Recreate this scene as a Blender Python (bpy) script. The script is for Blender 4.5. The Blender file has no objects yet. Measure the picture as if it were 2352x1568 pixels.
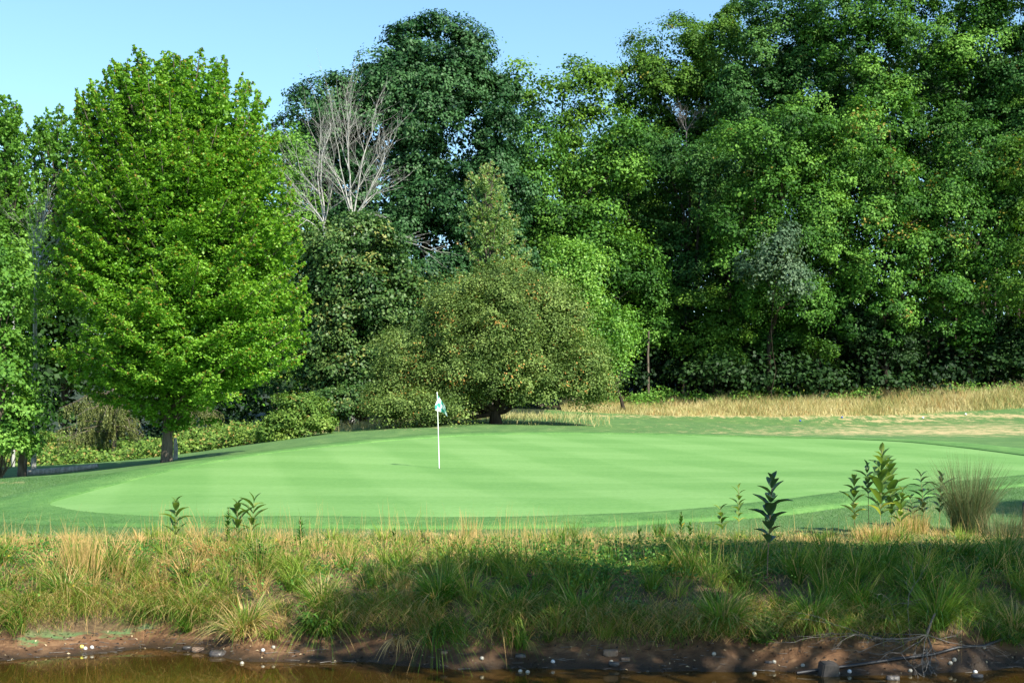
import bpy, math, random
import numpy as np
R = np.random.default_rng(7)
random.seed(7)
scene = bpy.context.scene
col = scene.collection
FP = 3231.0; HX = 1176.0; HY = 980.0; EYE = 2.47

AZ, EL = math.radians(43), math.radians(41)
def sx(px, Y): return (px-HX)/FP*Y
def sz(py, Y): return EYE + (HY-py)/FP*Y

# ------------------------------------------------------------------ terrain
shore_px = np.array([-900,-300,0,230,345,517,574,848,1000,1300,1780,1900,2200,2352,2700,3300])
shore_py = np.array([1490,1505,1517,1499,1487,1508,1517,1521,1533,1536,1542,1550,1546,1529,1510,1500])
shY = EYE*FP/(shore_py-HY); shX = (shore_px-HX)/FP*shY
def shore(x):
    return np.interp(x, shX, shY) + 0.05*np.sin(x*3.1)+0.035*np.sin(x*7.3+1)
ctl = []
def cp(px, py, Y): ctl.append((sx(px,Y), Y, sz(py,Y)))
for a in [(115,1160,30),(161,1143,32),(322,1101,37),(443,1072,42),(604,1044,47),(804,1022,53),(1000,1006,57),(1107,1000,59),
          (1500,1000,59),(1700,1004,58),(2061,1015,52),(2352,1048,43),(2500,1080,34),
          (200,1180,26),(350,1190,24),(600,1192,23),(1176,1193,23),(1600,1173,24),(1945,1133,27),(2352,1092,32),
          (1009,1077,40),(700,1085,38),(1500,1075,40),(1900,1068,40),(1300,1131,30),
          (0,1112,36),(200,1085,42),(400,1060,48),(600,1030,54),(800,1000,60),(1000,983,65),(1150,976,68),
          (0,1103,46),(100,1093,50),(200,1078,53),(300,1064,58),(382,1061,51),(600,1020,64),(700,1000,70),(850,977,76),
          (1140,973,70),(1350,960,80),(1500,985,70),(1500,966,95),(1836,965,104),(2120,958,104),(1500,953,106),(1836,948,107),
          (2352,936,106),(1500,920,120),(2352,893,120),(2352,1000,65),(2352,975,85),(2061,1000,62),(1700,985,72),
          (0,1072,65),(300,1062,72),(400,1052,80),(0,1050,85),(0,1020,110),(600,1012,80),(850,955,100),(1176,945,100),(850,920,140),(1500,890,150),(2352,860,150),
          (0,980,150),(0,1205,25),(-500,1210,25),(-500,1120,40),(-500,1080,60),(-500,1020,100),(2900,1100,30),(2900,1000,60),(2900,940,100),(2900,870,150)]:
    cp(*a)
for X, Y, Z in [(-14,20,.82),(-7,20,.86),(0,20,.87),(6,20,.9),(14,20,.95),(-14,17,.78),(0,17,.8),(14,17,.85),(-120,60,.9),(-120,150,2),(120,60,3),(120,150,7),(0,220,7),(-120,220,4),(120,220,9)]:
    ctl.append((X,Y,Z))
C = np.array(ctl)
def tpsk(r2): return 0.5*r2*np.log(r2+1e-9)
def tps_fit(C, reg=.5):
    n = len(C); P = C[:, :2]/20.
    r2 = ((P[:,None]-P[None])**2).sum(-1)
    A = np.zeros((n+3, n+3)); A[:n,:n] = tpsk(r2)+np.eye(n)*reg*.01
    A[:n,n] = 1; A[:n,n+1:] = P; A[n,:n] = 1; A[n+1:,:n] = P.T
    b = np.zeros(n+3); b[:n] = C[:,2]
    return P, np.linalg.solve(A, b)
TP, TW = tps_fit(C)
def tps(x, y):
    x = np.asarray(x, float).ravel()/20.; y = np.asarray(y, float).ravel()/20.
    out = np.zeros_like(x)
    for i in range(0, len(x), 40000):
        q = np.stack([x[i:i+40000], y[i:i+40000]], 1)
        r2 = ((q[:,None]-TP[None])**2).sum(-1)
        out[i:i+40000] = tpsk(r2)@TW[:-3] + TW[-3] + q@TW[-2:]
    return out
def bump(x, y, s=1., seed=0.):
    return (np.sin(x*1.3*s+seed+1.7*np.sin(y*.9*s+seed))+np.sin(y*1.7*s+2.1*seed+1.3*np.sin(x*1.1*s))+.5*np.sin((x+y)*3.1*s+seed)+.5*np.sin((x-y)*2.7*s+seed*3))/3.
def ground(x, y):
    x = np.asarray(x, float); y = np.asarray(y, float); shp = np.broadcast(x, y).shape
    x = np.broadcast_to(x, shp).ravel(); y = np.broadcast_to(y, shp).ravel()
    s = y - shore(x)
    left = np.clip((-x-1)/4, 0, 1)
    toe = .40+.38*left + .12*np.sin(x*2.3)+.08*np.sin(x*5.1)
    zb = np.where(s < 0, np.maximum(-.6, s*.22), 0)
    zb = np.where((s >= 0) & (s < toe), .17*s/toe, zb)
    u = np.clip((s-toe)/2.1, 0, 1); 
    zb = np.where(s >= toe, .17+(.80-.17)*(1-(1-u)**2.0), zb)
    zb = zb + .035*bump(x, y, 2.2, 1)*np.clip(s*2, 0, 1)
    zn = np.interp(y, [-60,-1,2,3.6,5.5], [1.4,1.0,.8,0,-.6])
    zb = np.where(y < 7, zn, zb)
    yy = np.clip(y, 17, 230); xx = np.clip(x, -120, 120)
    zt = tps(xx, yy)
    w = np.clip((s-2.2)/2.0, 0, 1); w = w*w*(3-2*w)
    w = np.where(y < 8, 0, w)
    z = zb*(1-w)+zt*w
    z = z + .012*bump(x, y, .8, 4)*np.clip((y-19)/3,0,1)*(y<26)
    return z.reshape(shp)
def gz(x, y): return float(ground(np.array([x]), np.array([y]))[0])
def onground(px, py, y0=14.1, y1=150.):
    Y = np.linspace(y0, y1, 3000); X = (px-HX)/FP*Y
    p = HY-(ground(X, Y)-EYE)/Y*FP
    i = np.argmax(p <= py)
    return float(X[i]), float(Y[i]), float(ground(X[i:i+1], Y[i:i+1])[0])

# ------------------------------------------------------------------ helpers
def mesh_obj(name, V, F, mats, parent=None, attrs=None, smooth=False, loc=None):
    """V (n,3) array, F (m,k) array or list of lists"""
    me = bpy.data.meshes.new(name)
    V = np.asarray(V, np.float32)
    if isinstance(F, np.ndarray):
        m, k = F.shape
        me.vertices.add(len(V)); me.vertices.foreach_set('co', V.ravel())
        me.loops.add(m*k); me.loops.foreach_set('vertex_index', F.astype(np.int32).ravel())
        me.polygons.add(m); me.polygons.foreach_set('loop_start', np.arange(0, m*k, k, dtype=np.int32))
        me.polygons.foreach_set('loop_total', np.full(m, k, dtype=np.int32))
        me.update(calc_edges=True)
    else:
        me.from_pydata([tuple(map(float, v)) for v in V], [], F)
    if attrs:
        for an, (dom, arr) in attrs.items():
            a = me.attributes.new(an, 'FLOAT', dom)
            a.data.foreach_set('value', np.asarray(arr, np.float32))
    if smooth:
        me.polygons.foreach_set('use_smooth', np.ones(len(me.polygons), dtype=bool))
    for m_ in (mats if isinstance(mats, (list, tuple)) else [mats]): me.materials.append(m_)
    o = bpy.data.objects.new(name, me); col.objects.link(o)
    if parent: o.parent = parent
    if loc is not None: o.location = loc
    return o
def tag(o, label=None, cat=None, group=None, kind=None):
    if label: o['label'] = label
    if cat: o['category'] = cat
    if group: o['group'] = group
    if kind: o['kind'] = kind
    return o
def empty(name, loc, label, cat, group=None):
    o = bpy.data.objects.new(name, None); col.objects.link(o); o.location = loc
    o.empty_display_size = .3
    return tag(o, label, cat, group)
def nrm(a): return a/(np.linalg.norm(a, axis=-1, keepdims=True)+1e-9)

class Tubes:
    def __init__(s): s.V = []; s.F = []
    def add(s, pts, rad, n=7):
        pts = np.asarray(pts, float); rad = np.broadcast_to(np.asarray(rad, float), (len(pts),))
        b0 = sum(len(v) for v in s.V) if False else getattr(s, 'nv', 0)
        d = nrm(np.gradient(pts, axis=0))
        ref = np.array([0,0,1.]) if abs(d[0][2]) < .9 else np.array([1.,0,0])
        u = nrm(np.cross(d, ref)); v = np.cross(d, u)
        a = np.linspace(0, 2*math.pi, n, endpoint=False)
        ring = pts[:,None]+rad[:,None,None]*(np.cos(a)[None,:,None]*u[:,None]+np.sin(a)[None,:,None]*v[:,None])
        s.V.append(ring.reshape(-1,3)); k = len(pts)
        i, j = np.meshgrid(np.arange(k-1), np.arange(n), indexing='ij')
        f = np.stack([i*n+j, i*n+(j+1)%n, (i+1)*n+(j+1)%n, (i+1)*n+j], -1).reshape(-1,4)+b0
        s.F.append(f); s.nv = b0+k*n
        # cap ends with a thin quad fan for small tubes
        if n >= 4:
            e = b0+(k-1)*n
            s.F.append(np.array([[e, e+1, e+2, e+n-1]])); 
    def build(s, name, mat, parent=None, off=(0,0,0)):
        V = np.concatenate(s.V)-np.array(off)
        return mesh_obj(name, V, np.concatenate(s.F), mat, parent, smooth=True)

def wpath(p0, p1, k=6, wob=.1, rng=R):
    t = np.linspace(0, 1, k)[:,None]; p0 = np.array(p0, float); p1 = np.array(p1, float)
    L = np.linalg.norm(p1-p0)
    w = rng.normal(0, wob*L, (k,3))*np.sin(t*math.pi)
    return p0+(p1-p0)*t+w

def leaves_mesh(name, P, N, S, tint, mat, parent, off=(0,0,0), ratio=.7, droop=.3, rng=R, T=None):
    n = len(P)
    N = nrm(N)
    if T is None: T = rng.normal(0, 1, (n,3))
    T = T.copy(); T[:,2] -= droop
    T = nrm(T-N*(T*N).sum(1, keepdims=True)); B = np.cross(N, T)
    S = np.broadcast_to(S, (n,))[:,None]
    P = P-np.array(off)
    c = N*S*.12
    a = P-T*S*.5; b = P+B*S*ratio*.5+c-T*S*.05; d = P-B*S*ratio*.5+c-T*S*.05; e = P+T*S*.5-c*.5
    V = np.stack([a,b,e,d], 1).reshape(-1,3)
    F = np.arange(4*n).reshape(n,4)
    return mesh_obj(name, V, F, mat, parent, {'tint': ('FACE', tint)})

def crown_pts(lobes, cr, rng, dens=1.0, tufts=15, lpt=16, flat=.65, upb=.7, spread=.26, inner=.12, back=.55, autumn=0.0, leaf=.2):
    """lobes: (cx,cy,cz,rx,ry,rz). returns P,N,S,tint and clump centres"""
    cen = []; out = []
    for (cx,cy,cz,rx,ry,rz) in lobes:
        area = 4*math.pi*((rx*ry)**1.6+(rx*rz)**1.6+(ry*rz)**1.6)**(1/1.6)/3**(1/1.6)
        n = max(4, int(dens*area/(cr*cr*1.35)))
        d = nrm(rng.normal(0,1,(n,3)))
        keep = (d[:,1] < .1) | (rng.random(n) < back)
        keep &= (d[:,2] > -.75)
        d = d[keep]; r = rng.uniform(.62, 1.0, len(d))**.7
        cen.append(np.array([cx,cy,cz])+d*r[:,None]*np.array([rx,ry,rz])); out.append(d)
    cen = np.concatenate(cen); out = np.concatenate(out)
    # drop clumps deep in other lobes
    ok = np.ones(len(cen), bool)
    for (cx,cy,cz,rx,ry,rz) in lobes:
        q = (((cen-np.array([cx,cy,cz]))/np.array([rx,ry,rz]))**2).sum(1)
        ok &= ~((q < .25) & (rng.random(len(cen)) < .8))
    cen = cen[ok]; out = out[ok]
    m = len(cen)
    r = cr*rng.uniform(.6, 1.45, m)
    dome = nrm(out*.7+np.array([0,0,upb])+rng.normal(0,.15,(m,3)))
    td = nrm(rng.normal(0,1,(m,tufts,3))*.8+dome[:,None]*.9)
    tp = cen[:,None]+td*r[:,None,None]*np.array([1,1,flat])*rng.uniform(.75,1.08,(m,tufts,1))
    g = rng.normal(0,1,(m,tufts,lpt,3))
    lp = tp[:,:,None]+g*(r[:,None,None,None]*spread)*np.array([1,1,.7])
    N = nrm(td[:,:,None]*.75+np.array([0,0,.25])+rng.normal(0,.33,(m,tufts,lpt,3)))
    ct = rng.normal(0,.13,(m,1,1)); tt = rng.normal(0,.09,(m,tufts,1))
    tint = .45+ct*1.2+tt+rng.normal(0,.065,(m,tufts,lpt))
    tint = np.clip(tint, 0, .78)
    if autumn > 0:
        au = (rng.random((m,tufts,1)) < autumn*(.2+3*(rng.random((m,1,1)) < .22)))
        tint = np.where(au & (rng.random(tint.shape) < .6), rng.uniform(.85,1,tint.shape), tint)
    P = lp.reshape(-1,3); N = N.reshape(-1,3); tint = tint.ravel()
    S = leaf*rng.uniform(.7,1.3,len(P))
    if inner > 0:  # bigger leaves with dark tints, added inside each lobe to block light
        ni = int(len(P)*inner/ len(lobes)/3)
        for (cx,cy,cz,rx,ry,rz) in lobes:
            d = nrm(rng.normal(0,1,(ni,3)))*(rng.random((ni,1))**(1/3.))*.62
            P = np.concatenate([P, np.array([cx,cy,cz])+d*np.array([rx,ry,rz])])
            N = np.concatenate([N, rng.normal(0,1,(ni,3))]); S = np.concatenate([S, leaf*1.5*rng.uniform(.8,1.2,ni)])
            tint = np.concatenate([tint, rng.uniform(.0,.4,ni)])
    return P, N, S, tint, cen

# ------------------------------------------------------------------ materials
def newmat(name):
    m = bpy.data.materials.new(name); m.use_nodes = True
    nt = m.node_tree; nt.nodes.clear()
    out = nt.nodes.new('ShaderNodeOutputMaterial')
    return m, nt, out
def ramp(nt, fac, stops, interp='LINEAR'):
    r = nt.nodes.new('ShaderNodeValToRGB'); e = r.color_ramp.elements
    r.color_ramp.interpolation = interp
    while len(e) < len(stops): e.new(.5)
    for el, (p, c) in zip(e, stops):
        el.position = p; el.color = (*c, 1)
    nt.links.new(fac, r.inputs[0]); return r.outputs[0]
def noise(nt, scale, detail=4, rough=.55, vec=None, dist=0.):
    n = nt.nodes.new('ShaderNodeTexNoise'); n.inputs['Scale'].default_value = scale
    n.inputs['Detail'].default_value = detail; n.inputs['Roughness'].default_value = rough
    n.inputs['Distortion'].default_value = dist
    if vec is not None: nt.links.new(vec, n.inputs['Vector'])
    return n.outputs['Fac']
def objco(nt, scale=(1,1,1), rot=(0,0,0)):
    t = nt.nodes.new('ShaderNodeNewGeometry'); mp = nt.nodes.new('ShaderNodeMapping')
    mp.inputs['Scale'].default_value = scale; mp.inputs['Rotation'].default_value = rot
    nt.links.new(t.outputs['Position'], mp.inputs['Vector']); return mp.outputs[0]
def attr(nt, name):
    a = nt.nodes.new('ShaderNodeAttribute'); a.attribute_name = name; return a.outputs['Fac']
def mixc(nt, fac, a, b, mode='MIX'):
    m = nt.nodes.new('ShaderNodeMix'); m.data_type = 'RGBA'; m.blend_type = mode
    if isinstance(fac, (int, float)): m.inputs[0].default_value = fac
    else: nt.links.new(fac, m.inputs[0])
    for s, v in ((6, a), (7, b)):
        if isinstance(v, tuple): m.inputs[s].default_value = (*v, 1)
        else: nt.links.new(v, m.inputs[s])
    return m.outputs[2]
def mth(nt, op, a, b=None, clamp=False):
    m = nt.nodes.new('ShaderNodeMath'); m.operation = op; m.use_clamp = clamp
    for i, v in enumerate((a, b)):
        if v is None: continue
        if isinstance(v, (int, float)): m.inputs[i].default_value = v
        else: nt.links.new(v, m.inputs[i])
    return m.outputs[0]
def pbsdf(nt, colr, rough=.6, spec=.3, bumpfac=None, bstr=.3, bdist=.02):
    p = nt.nodes.new('ShaderNodeBsdfPrincipled')
    if isinstance(colr, tuple): p.inputs['Base Color'].default_value = (*colr, 1)
    else: nt.links.new(colr, p.inputs['Base Color'])
    if isinstance(rough, (int, float)): p.inputs['Roughness'].default_value = rough
    else: nt.links.new(rough, p.inputs['Roughness'])
    p.inputs['Specular IOR Level'].default_value = spec
    if bumpfac is not None:
        b = nt.nodes.new('ShaderNodeBump'); b.inputs['Strength'].default_value = bstr; b.inputs['Distance'].default_value = bdist
        nt.links.new(bumpfac, b.inputs['Height']); nt.links.new(b.outputs[0], p.inputs['Normal'])
    return p
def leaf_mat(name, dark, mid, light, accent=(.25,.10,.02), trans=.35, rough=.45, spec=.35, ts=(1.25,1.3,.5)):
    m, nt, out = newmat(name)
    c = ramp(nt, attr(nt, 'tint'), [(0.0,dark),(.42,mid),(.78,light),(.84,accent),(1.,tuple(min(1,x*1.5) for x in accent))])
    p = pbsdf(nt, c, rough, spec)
    t = nt.nodes.new('ShaderNodeBsdfTranslucent')
    tc = mixc(nt, 1.0, c, ts, 'MULTIPLY'); nt.links.new(tc, t.inputs[0])
    mx = nt.nodes.new('ShaderNodeMixShader'); mx.inputs[0].default_value = trans
    nt.links.new(p.outputs[0], mx.inputs[1]); nt.links.new(t.outputs[0], mx.inputs[2]); nt.links.new(mx.outputs[0], out.inputs[0])
    return m
def simple_mat(name, stops, scale=8, rough=.8, spec=.2, bstr=.4, bdist=.01, vs=(1,1,1)):
    m, nt, out = newmat(name)
    n = noise(nt, scale, 6, .6, objco(nt, vs))
    p = pbsdf(nt, ramp(nt, n, stops), rough, spec, n, bstr, bdist)
    nt.links.new(p.outputs[0], out.inputs[0]); return m

M = {}
M['maple'] = leaf_mat('maple leaves', (.040,.130,.008), (.115,.275,.020), (.26,.44,.055), (.24,.17,.03), .36, .5, .3)
M['leftwood'] = leaf_mat('pale wood leaves', (.045,.13,.02), (.11,.25,.035), (.21,.38,.07), (.28,.28,.06), .36, .55, .2)
M['oak'] = leaf_mat('dark oak leaves', (.008,.036,.010), (.022,.075,.020), (.060,.140,.045), (.08,.13,.04), .15, .55, .25, (1.1,1.3,.6))
M['mixed'] = leaf_mat('glossy mixed leaves', (.014,.045,.010), (.040,.100,.018), (.12,.19,.05), (.18,.19,.05), .2, .5, .3)
M['yellowgreen'] = leaf_mat('yellow green leaves', (.014,.050,.005), (.052,.130,.012), (.130,.245,.028), (.20,.17,.03), .28, .6, .2)
M['pale'] = leaf_mat('pale leaves', (.06,.14,.035), (.17,.28,.08), (.36,.44,.18), (.40,.25,.12), .3, .6, .2)
M['crab'] = leaf_mat('crab apple leaves', (.035,.065,.014), (.10,.165,.035), (.22,.30,.08), (.32,.17,.045), .26, .6, .2)
M['bright'] = leaf_mat('heart shaped leaves', (.03,.10,.012), (.10,.24,.025), (.24,.42,.07), (.30,.36,.08), .32, .5, .3)
M['forest'] = leaf_mat('forest maple leaves', (.006,.032,.005), (.042,.128,.014), (.140,.290,.040), (.20,.16,.03), .24, .6, .2)
M['forestdull'] = leaf_mat('dull forest leaves', (.006,.030,.007), (.030,.098,.018), (.085,.190,.038), (.17,.12,.03), .2, .6, .2)
M['forestshaded'] = leaf_mat('shade-darkened wood leaves', (.006,.020,.005), (.012,.038,.008), (.028,.070,.014), (.08,.08,.02), .2, .6, .2)  # leaf colour darkened to stand in for the shade inside the wood
M['silver'] = leaf_mat('silvery leaves', (.018,.045,.022), (.05,.10,.05), (.12,.18,.10), (.2,.16,.08), .2, .6, .2)
M['spruce'] = leaf_mat('spruce needles', (.05,.07,.02), (.13,.16,.045), (.24,.27,.08), (.2,.15,.05), .2)
M['bramble'] = leaf_mat('bramble leaves', (.035,.085,.015), (.10,.19,.03), (.24,.34,.07), (.26,.20,.06), .3, .6, .2)
M['dry'] = leaf_mat('dry grass', (.10,.17,.035), (.38,.34,.13), (.62,.54,.28), (.40,.24,.09), .25, .7, .2, (1.1,1.05,.9))
M['bank'] = leaf_mat('bank grass', (.016,.060,.006), (.070,.165,.014), (.27,.34,.055), (.40,.27,.11), .28, .6, .2)
M['sedge'] = leaf_mat('sedge blades', (.020,.075,.008), (.070,.180,.016), (.22,.34,.045), (.38,.28,.12), .33, .5, .3)
M['rushdark'] = leaf_mat('grey grass stems', (.045,.07,.025), (.09,.12,.045), (.16,.18,.08), (.17,.12,.06), .2, .7, .2)
M['weed'] = leaf_mat('weed leaves', (.015,.060,.009), (.050,.140,.018), (.14,.27,.04), (.32,.26,.03), .3, .55, .25)
M['lawnblade'] = leaf_mat('lawn blades', (.030,.085,.022), (.062,.150,.036), (.13,.24,.07), (.26,.22,.10), .3, .4, .4, (1.1,1.2,.6))
M['milk'] = leaf_mat('milkweed leaves', (.035,.085,.02), (.09,.165,.035), (.20,.28,.06), (.36,.38,.09), .33, .45, .4)
M['milkdark'] = leaf_mat('dark milkweed leaves', (.018,.05,.022), (.035,.085,.035), (.07,.13,.055), (.1,.12,.05), .18, .45, .4)
M['litter'] = leaf_mat('mud litter', (.012,.009,.007), (.05,.032,.02), (.12,.09,.05), (.26,.20,.12), .0, .6, .3)
M['bark'] = simple_mat('bark', [(.3,(.045,.035,.028)),(.55,(.11,.09,.07)),(.75,(.20,.17,.14))], 3, .9, .1, .8, .03, (3,3,.6))
M['barkpale'] = simple_mat('pale bark', [(.3,(.16,.155,.14)),(.5,(.30,.29,.265)),(.7,(.46,.45,.42))], 5, .9, .1, .5, .02, (2,2,.5))
M['barkdark'] = simple_mat('dark bark', [(.3,(.018,.014,.010)),(.6,(.045,.035,.025)),(.8,(.08,.06,.045))], 4, .9, .1, .8, .03, (3,3,.6))
M['deadwood'] = simple_mat('dead wood', [(.3,(.06,.055,.05)),(.55,(.14,.13,.12)),(.8,(.26,.245,.225))], 20, .85, .15, .4, .004)
M['stem'] = simple_mat('plant stem', [(.3,(.18,.16,.07)),(.7,(.30,.32,.12))], 20, .6)
M['pinkstem'] = simple_mat('pinkish stem', [(.3,(.14,.08,.06)),(.7,(.22,.15,.10))], 20, .6)
M['stone'] = simple_mat('wet stone', [(.3,(.022,.02,.02)),(.7,(.07,.06,.055))], 25, .45, .5, .5, .005)
M['stonewarm'] = simple_mat('brown stone', [(.3,(.12,.075,.05)),(.7,(.24,.17,.12))], 25, .7, .3, .5, .005)
M['ball'] = simple_mat('weathered golf ball', [(.35,(.16,.14,.10)),(.6,(.36,.34,.29))], 60, .4, .5, .3, .001)
M['ballwhite'] = simple_mat('white golf ball', [(.3,(.36,.36,.36)),(.7,(.52,.52,.52))], 60, .3, .5, .1, .001)
M['ballyellow'] = simple_mat('yellow golf ball', [(.3,(.62,.62,.10)),(.7,(.75,.74,.18))], 60, .35, .5, .1, .001)
M['teeblue'] = simple_mat('blue tee marker', [(.3,(.02,.06,.30)),(.7,(.04,.10,.42))], 10, .4, .5, .0)
M['teewhite'] = simple_mat('white tee marker', [(.3,(.75,.75,.78)),(.7,(.82,.82,.84))], 10, .4, .5, .0)
M['pole'] = simple_mat('painted white pole', [(.3,(.78,.78,.78)),(.7,(.85,.85,.85))], 10, .35, .5, .0)
M['hose'] = simple_mat('black pipe', [(.3,(.012,.012,.014)),(.7,(.03,.03,.035))], 30, .5, .4, .2, .002)
M['post'] = simple_mat('dark painted post', [(.3,(.010,.022,.026)),(.7,(.02,.04,.045))], 12, .5, .4, .2, .002)
M['cup'] = simple_mat('cup', [(.3,(.02,.02,.02)),(.7,(.04,.04,.04))], 10, .8)

# ground material
m, nt, out = newmat('terrain'); M['ground'] = m
nf = noise(nt, 9, 6, .7); nfine = noise(nt, 45, 5, .7, objco(nt, (1,.35,1))); nbig = noise(nt, .45, 4, .6, objco(nt)); nmid = noise(nt, 1.1, 8, .72, objco(nt, (1.,.4,1)))
nw = noise(nt, 14, 8, .8, objco(nt))
lawn = ramp(nt, nmid, [(.32,(.040,.098,.026)),(.5,(.066,.142,.034)),(.68,(.125,.205,.058))])
lawn = mixc(nt, .35, lawn, ramp(nt, nw, [(.3,(.022,.07,.018)),(.7,(.14,.25,.07))]))
dryc = ramp(nt, nw, [(.3,(.22,.16,.07)),(.5,(.40,.31,.15)),(.72,(.58,.47,.27))])
dm = ramp(nt, mth(nt, 'ADD', mth(nt, 'ADD', attr(nt, 'dry'), mth(nt, 'MULTIPLY', mth(nt, 'SUBTRACT', noise(nt, 6., 6, .8, objco(nt, (1,.3,1))), .5), 1.1)), mth(nt, 'MULTIPLY', mth(nt, 'SUBTRACT', noise(nt, 1.3, 8, .78, objco(nt, (1.2,.35,1))), .5), 2.6)), [(.46,(0,0,0)),(.80,(1,1,1))])
c1 = mixc(nt, dm, lawn, dryc)
soil = ramp(nt, nw, [(.3,(.035,.022,.012)),(.5,(.10,.065,.035)),(.7,(.22,.155,.075))])
c2 = mixc(nt, attr(nt, 'soil'), c1, soil)
mudc = ramp(nt, noise(nt, 7, 7, .65, objco(nt)), [(.3,(.050,.024,.011)),(.5,(.125,.062,.028)),(.68,(.23,.13,.065))])
alg = ramp(nt, mth(nt, 'ADD', attr(nt,'algae'), mth(nt, 'MULTIPLY', mth(nt,'SUBTRACT', noise(nt, 3.1, 6, .65, objco(nt)), .5), 1.6)), [(.5,(0,0,0)),(.68,(1,1,1))])
mudc = mixc(nt, alg, mudc, (.09,.17,.06))
mudc = mixc(nt, attr(nt, 'wet'), mudc, (.030,.020,.012))
c3 = mixc(nt, attr(nt, 'mud'), c2, mudc)
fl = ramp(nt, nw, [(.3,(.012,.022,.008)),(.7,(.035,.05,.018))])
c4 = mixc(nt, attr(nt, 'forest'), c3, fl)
rg = mth(nt, 'SUBTRACT', .85, mth(nt, 'MULTIPLY', attr(nt,'wet'), .55))
p = pbsdf(nt, c4, rg, .3, nw, .7, .03); nt.links.new(p.outputs[0], out.inputs[0])

# putting green
m, nt, out = newmat('putting green turf'); M['green'] = m
def stripes(rotdeg, w):
    v = objco(nt, (1,1,1), (0,0,math.radians(rotdeg)))
    s = nt.nodes.new('ShaderNodeSeparateXYZ'); nt.links.new(v, s.inputs[0])
    q = mth(nt, 'ADD', mth(nt, 'MULTIPLY', s.outputs[0], 2*math.pi/w), mth(nt,'MULTIPLY', noise(nt, .5, 2, .5, objco(nt)), .5))
    w_ = mth(nt, 'MULTIPLY', mth(nt, 'SINE', q), 3.5)
    return mth(nt, 'ADD', mth(nt, 'MULTIPLY', mth(nt, 'MAXIMUM', mth(nt, 'MINIMUM', w_, 1.), -1.), .5), .5)
st = mth(nt, 'ADD', mth(nt,'MULTIPLY', stripes(-12, 3.9), .55), mth(nt,'MULTIPLY', stripes(-66, 5.2), .45))  # mowing sheen painted into the turf colour as lighter and darker bands
nA = noise(nt, 1.2, 7, .75, objco(nt, (.35,2.6,1))); nB = noise(nt, .22, 3, .5, objco(nt))
f = mth(nt, 'ADD', mth(nt,'MULTIPLY', st, .24), mth(nt,'ADD', mth(nt,'MULTIPLY', nA, .50), mth(nt,'MULTIPLY', nB, .35)))
gc = ramp(nt, f, [(.22,(.074,.185,.044)),(.47,(.108,.235,.062)),(.78,(.165,.300,.098))])
gc = mixc(nt, .22, gc, ramp(nt, noise(nt, 11, 7, .8, objco(nt, (1,.35,1))), [(.3,(.06,.15,.02)),(.7,(.24,.38,.13))]))
p = pbsdf(nt, gc, .75, .15, noise(nt, 80, 4, .7, objco(nt)), .3, .005); nt.links.new(p.outputs[0], out.inputs[0])
m, nt, out = newmat('collar turf'); M['collar'] = m
gc = ramp(nt, noise(nt, 1.3, 8, .75, objco(nt,(1.,.5,1))), [(.35,(.050,.140,.036)),(.5,(.084,.195,.050)),(.66,(.140,.265,.076))])
gc = mixc(nt, .4, gc, ramp(nt, noise(nt, 10, 7, .82, objco(nt, (1,.5,1))), [(.3,(.02,.07,.015)),(.7,(.14,.26,.07))]))
p = pbsdf(nt, gc, .8, .15, noise(nt, 50, 4, .7, objco(nt)), .6, .02); nt.links.new(p.outputs[0], out.inputs[0])
# water
m, nt, out = newmat('pond water'); M['water'] = m
nb = noise(nt, 2.2, 3, .5, objco(nt, (1,2.2,1)))
b = nt.nodes.new('ShaderNodeBump'); b.inputs['Strength'].default_value = .06; b.inputs['Distance'].default_value = .012; nt.links.new(nb, b.inputs['Height'])
gl = nt.nodes.new('ShaderNodeBsdfGlossy'); gl.inputs['Roughness'].default_value = .03; gl.inputs[0].default_value = (.95,.88,.70,1); nt.links.new(b.outputs[0], gl.inputs['Normal'])
df = nt.nodes.new('ShaderNodeBsdfDiffuse'); df.inputs[0].default_value = (.060,.034,.008,1)
tr = nt.nodes.new('ShaderNodeBsdfTransparent'); tr.inputs[0].default_value = (.65,.45,.2,1)
mx0 = nt.nodes.new('ShaderNodeMixShader'); mx0.inputs[0].default_value = .45; nt.links.new(df.outputs[0], mx0.inputs[1]); nt.links.new(tr.outputs[0], mx0.inputs[2])
fr = nt.nodes.new('ShaderNodeFresnel'); fr.inputs[0].default_value = 1.36; nt.links.new(b.outputs[0], fr.inputs['Normal'])
mx = nt.nodes.new('ShaderNodeMixShader'); nt.links.new(fr.outputs[0], mx.inputs[0]); nt.links.new(mx0.outputs[0], mx.inputs[1]); nt.links.new(gl.outputs[0], mx.inputs[2]); nt.links.new(mx.outputs[0], out.inputs[0])
# flag: check pattern from UV-like attributes is modelled as faces, two materials
def cloth(name, c):
    m, nt, out = newmat(name)
    p = pbsdf(nt, c, .7, .2); t = nt.nodes.new('ShaderNodeBsdfTranslucent'); t.inputs[0].default_value = (*c,1)
    mx = nt.nodes.new('ShaderNodeMixShader'); mx.inputs[0].default_value = .2
    nt.links.new(p.outputs[0], mx.inputs[1]); nt.links.new(t.outputs[0], mx.inputs[2]); nt.links.new(mx.outputs[0], out.inputs[0]); return m
M['flagwhite'] = cloth('white flag cloth', (.80,.84,.85)); M['flaggreen'] = cloth('teal flag cloth', (.06,.36,.29))
m, nt, out = newmat('asphalt'); M['asphalt'] = m
n = noise(nt, 60, 4, .7, objco(nt)); p = pbsdf(nt, ramp(nt, n, [(.3,(.07,.07,.075)),(.7,(.13,.13,.14))]), .9, .2, n, .3, .005); nt.links.new(p.outputs[0], out.inputs[0])

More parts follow.
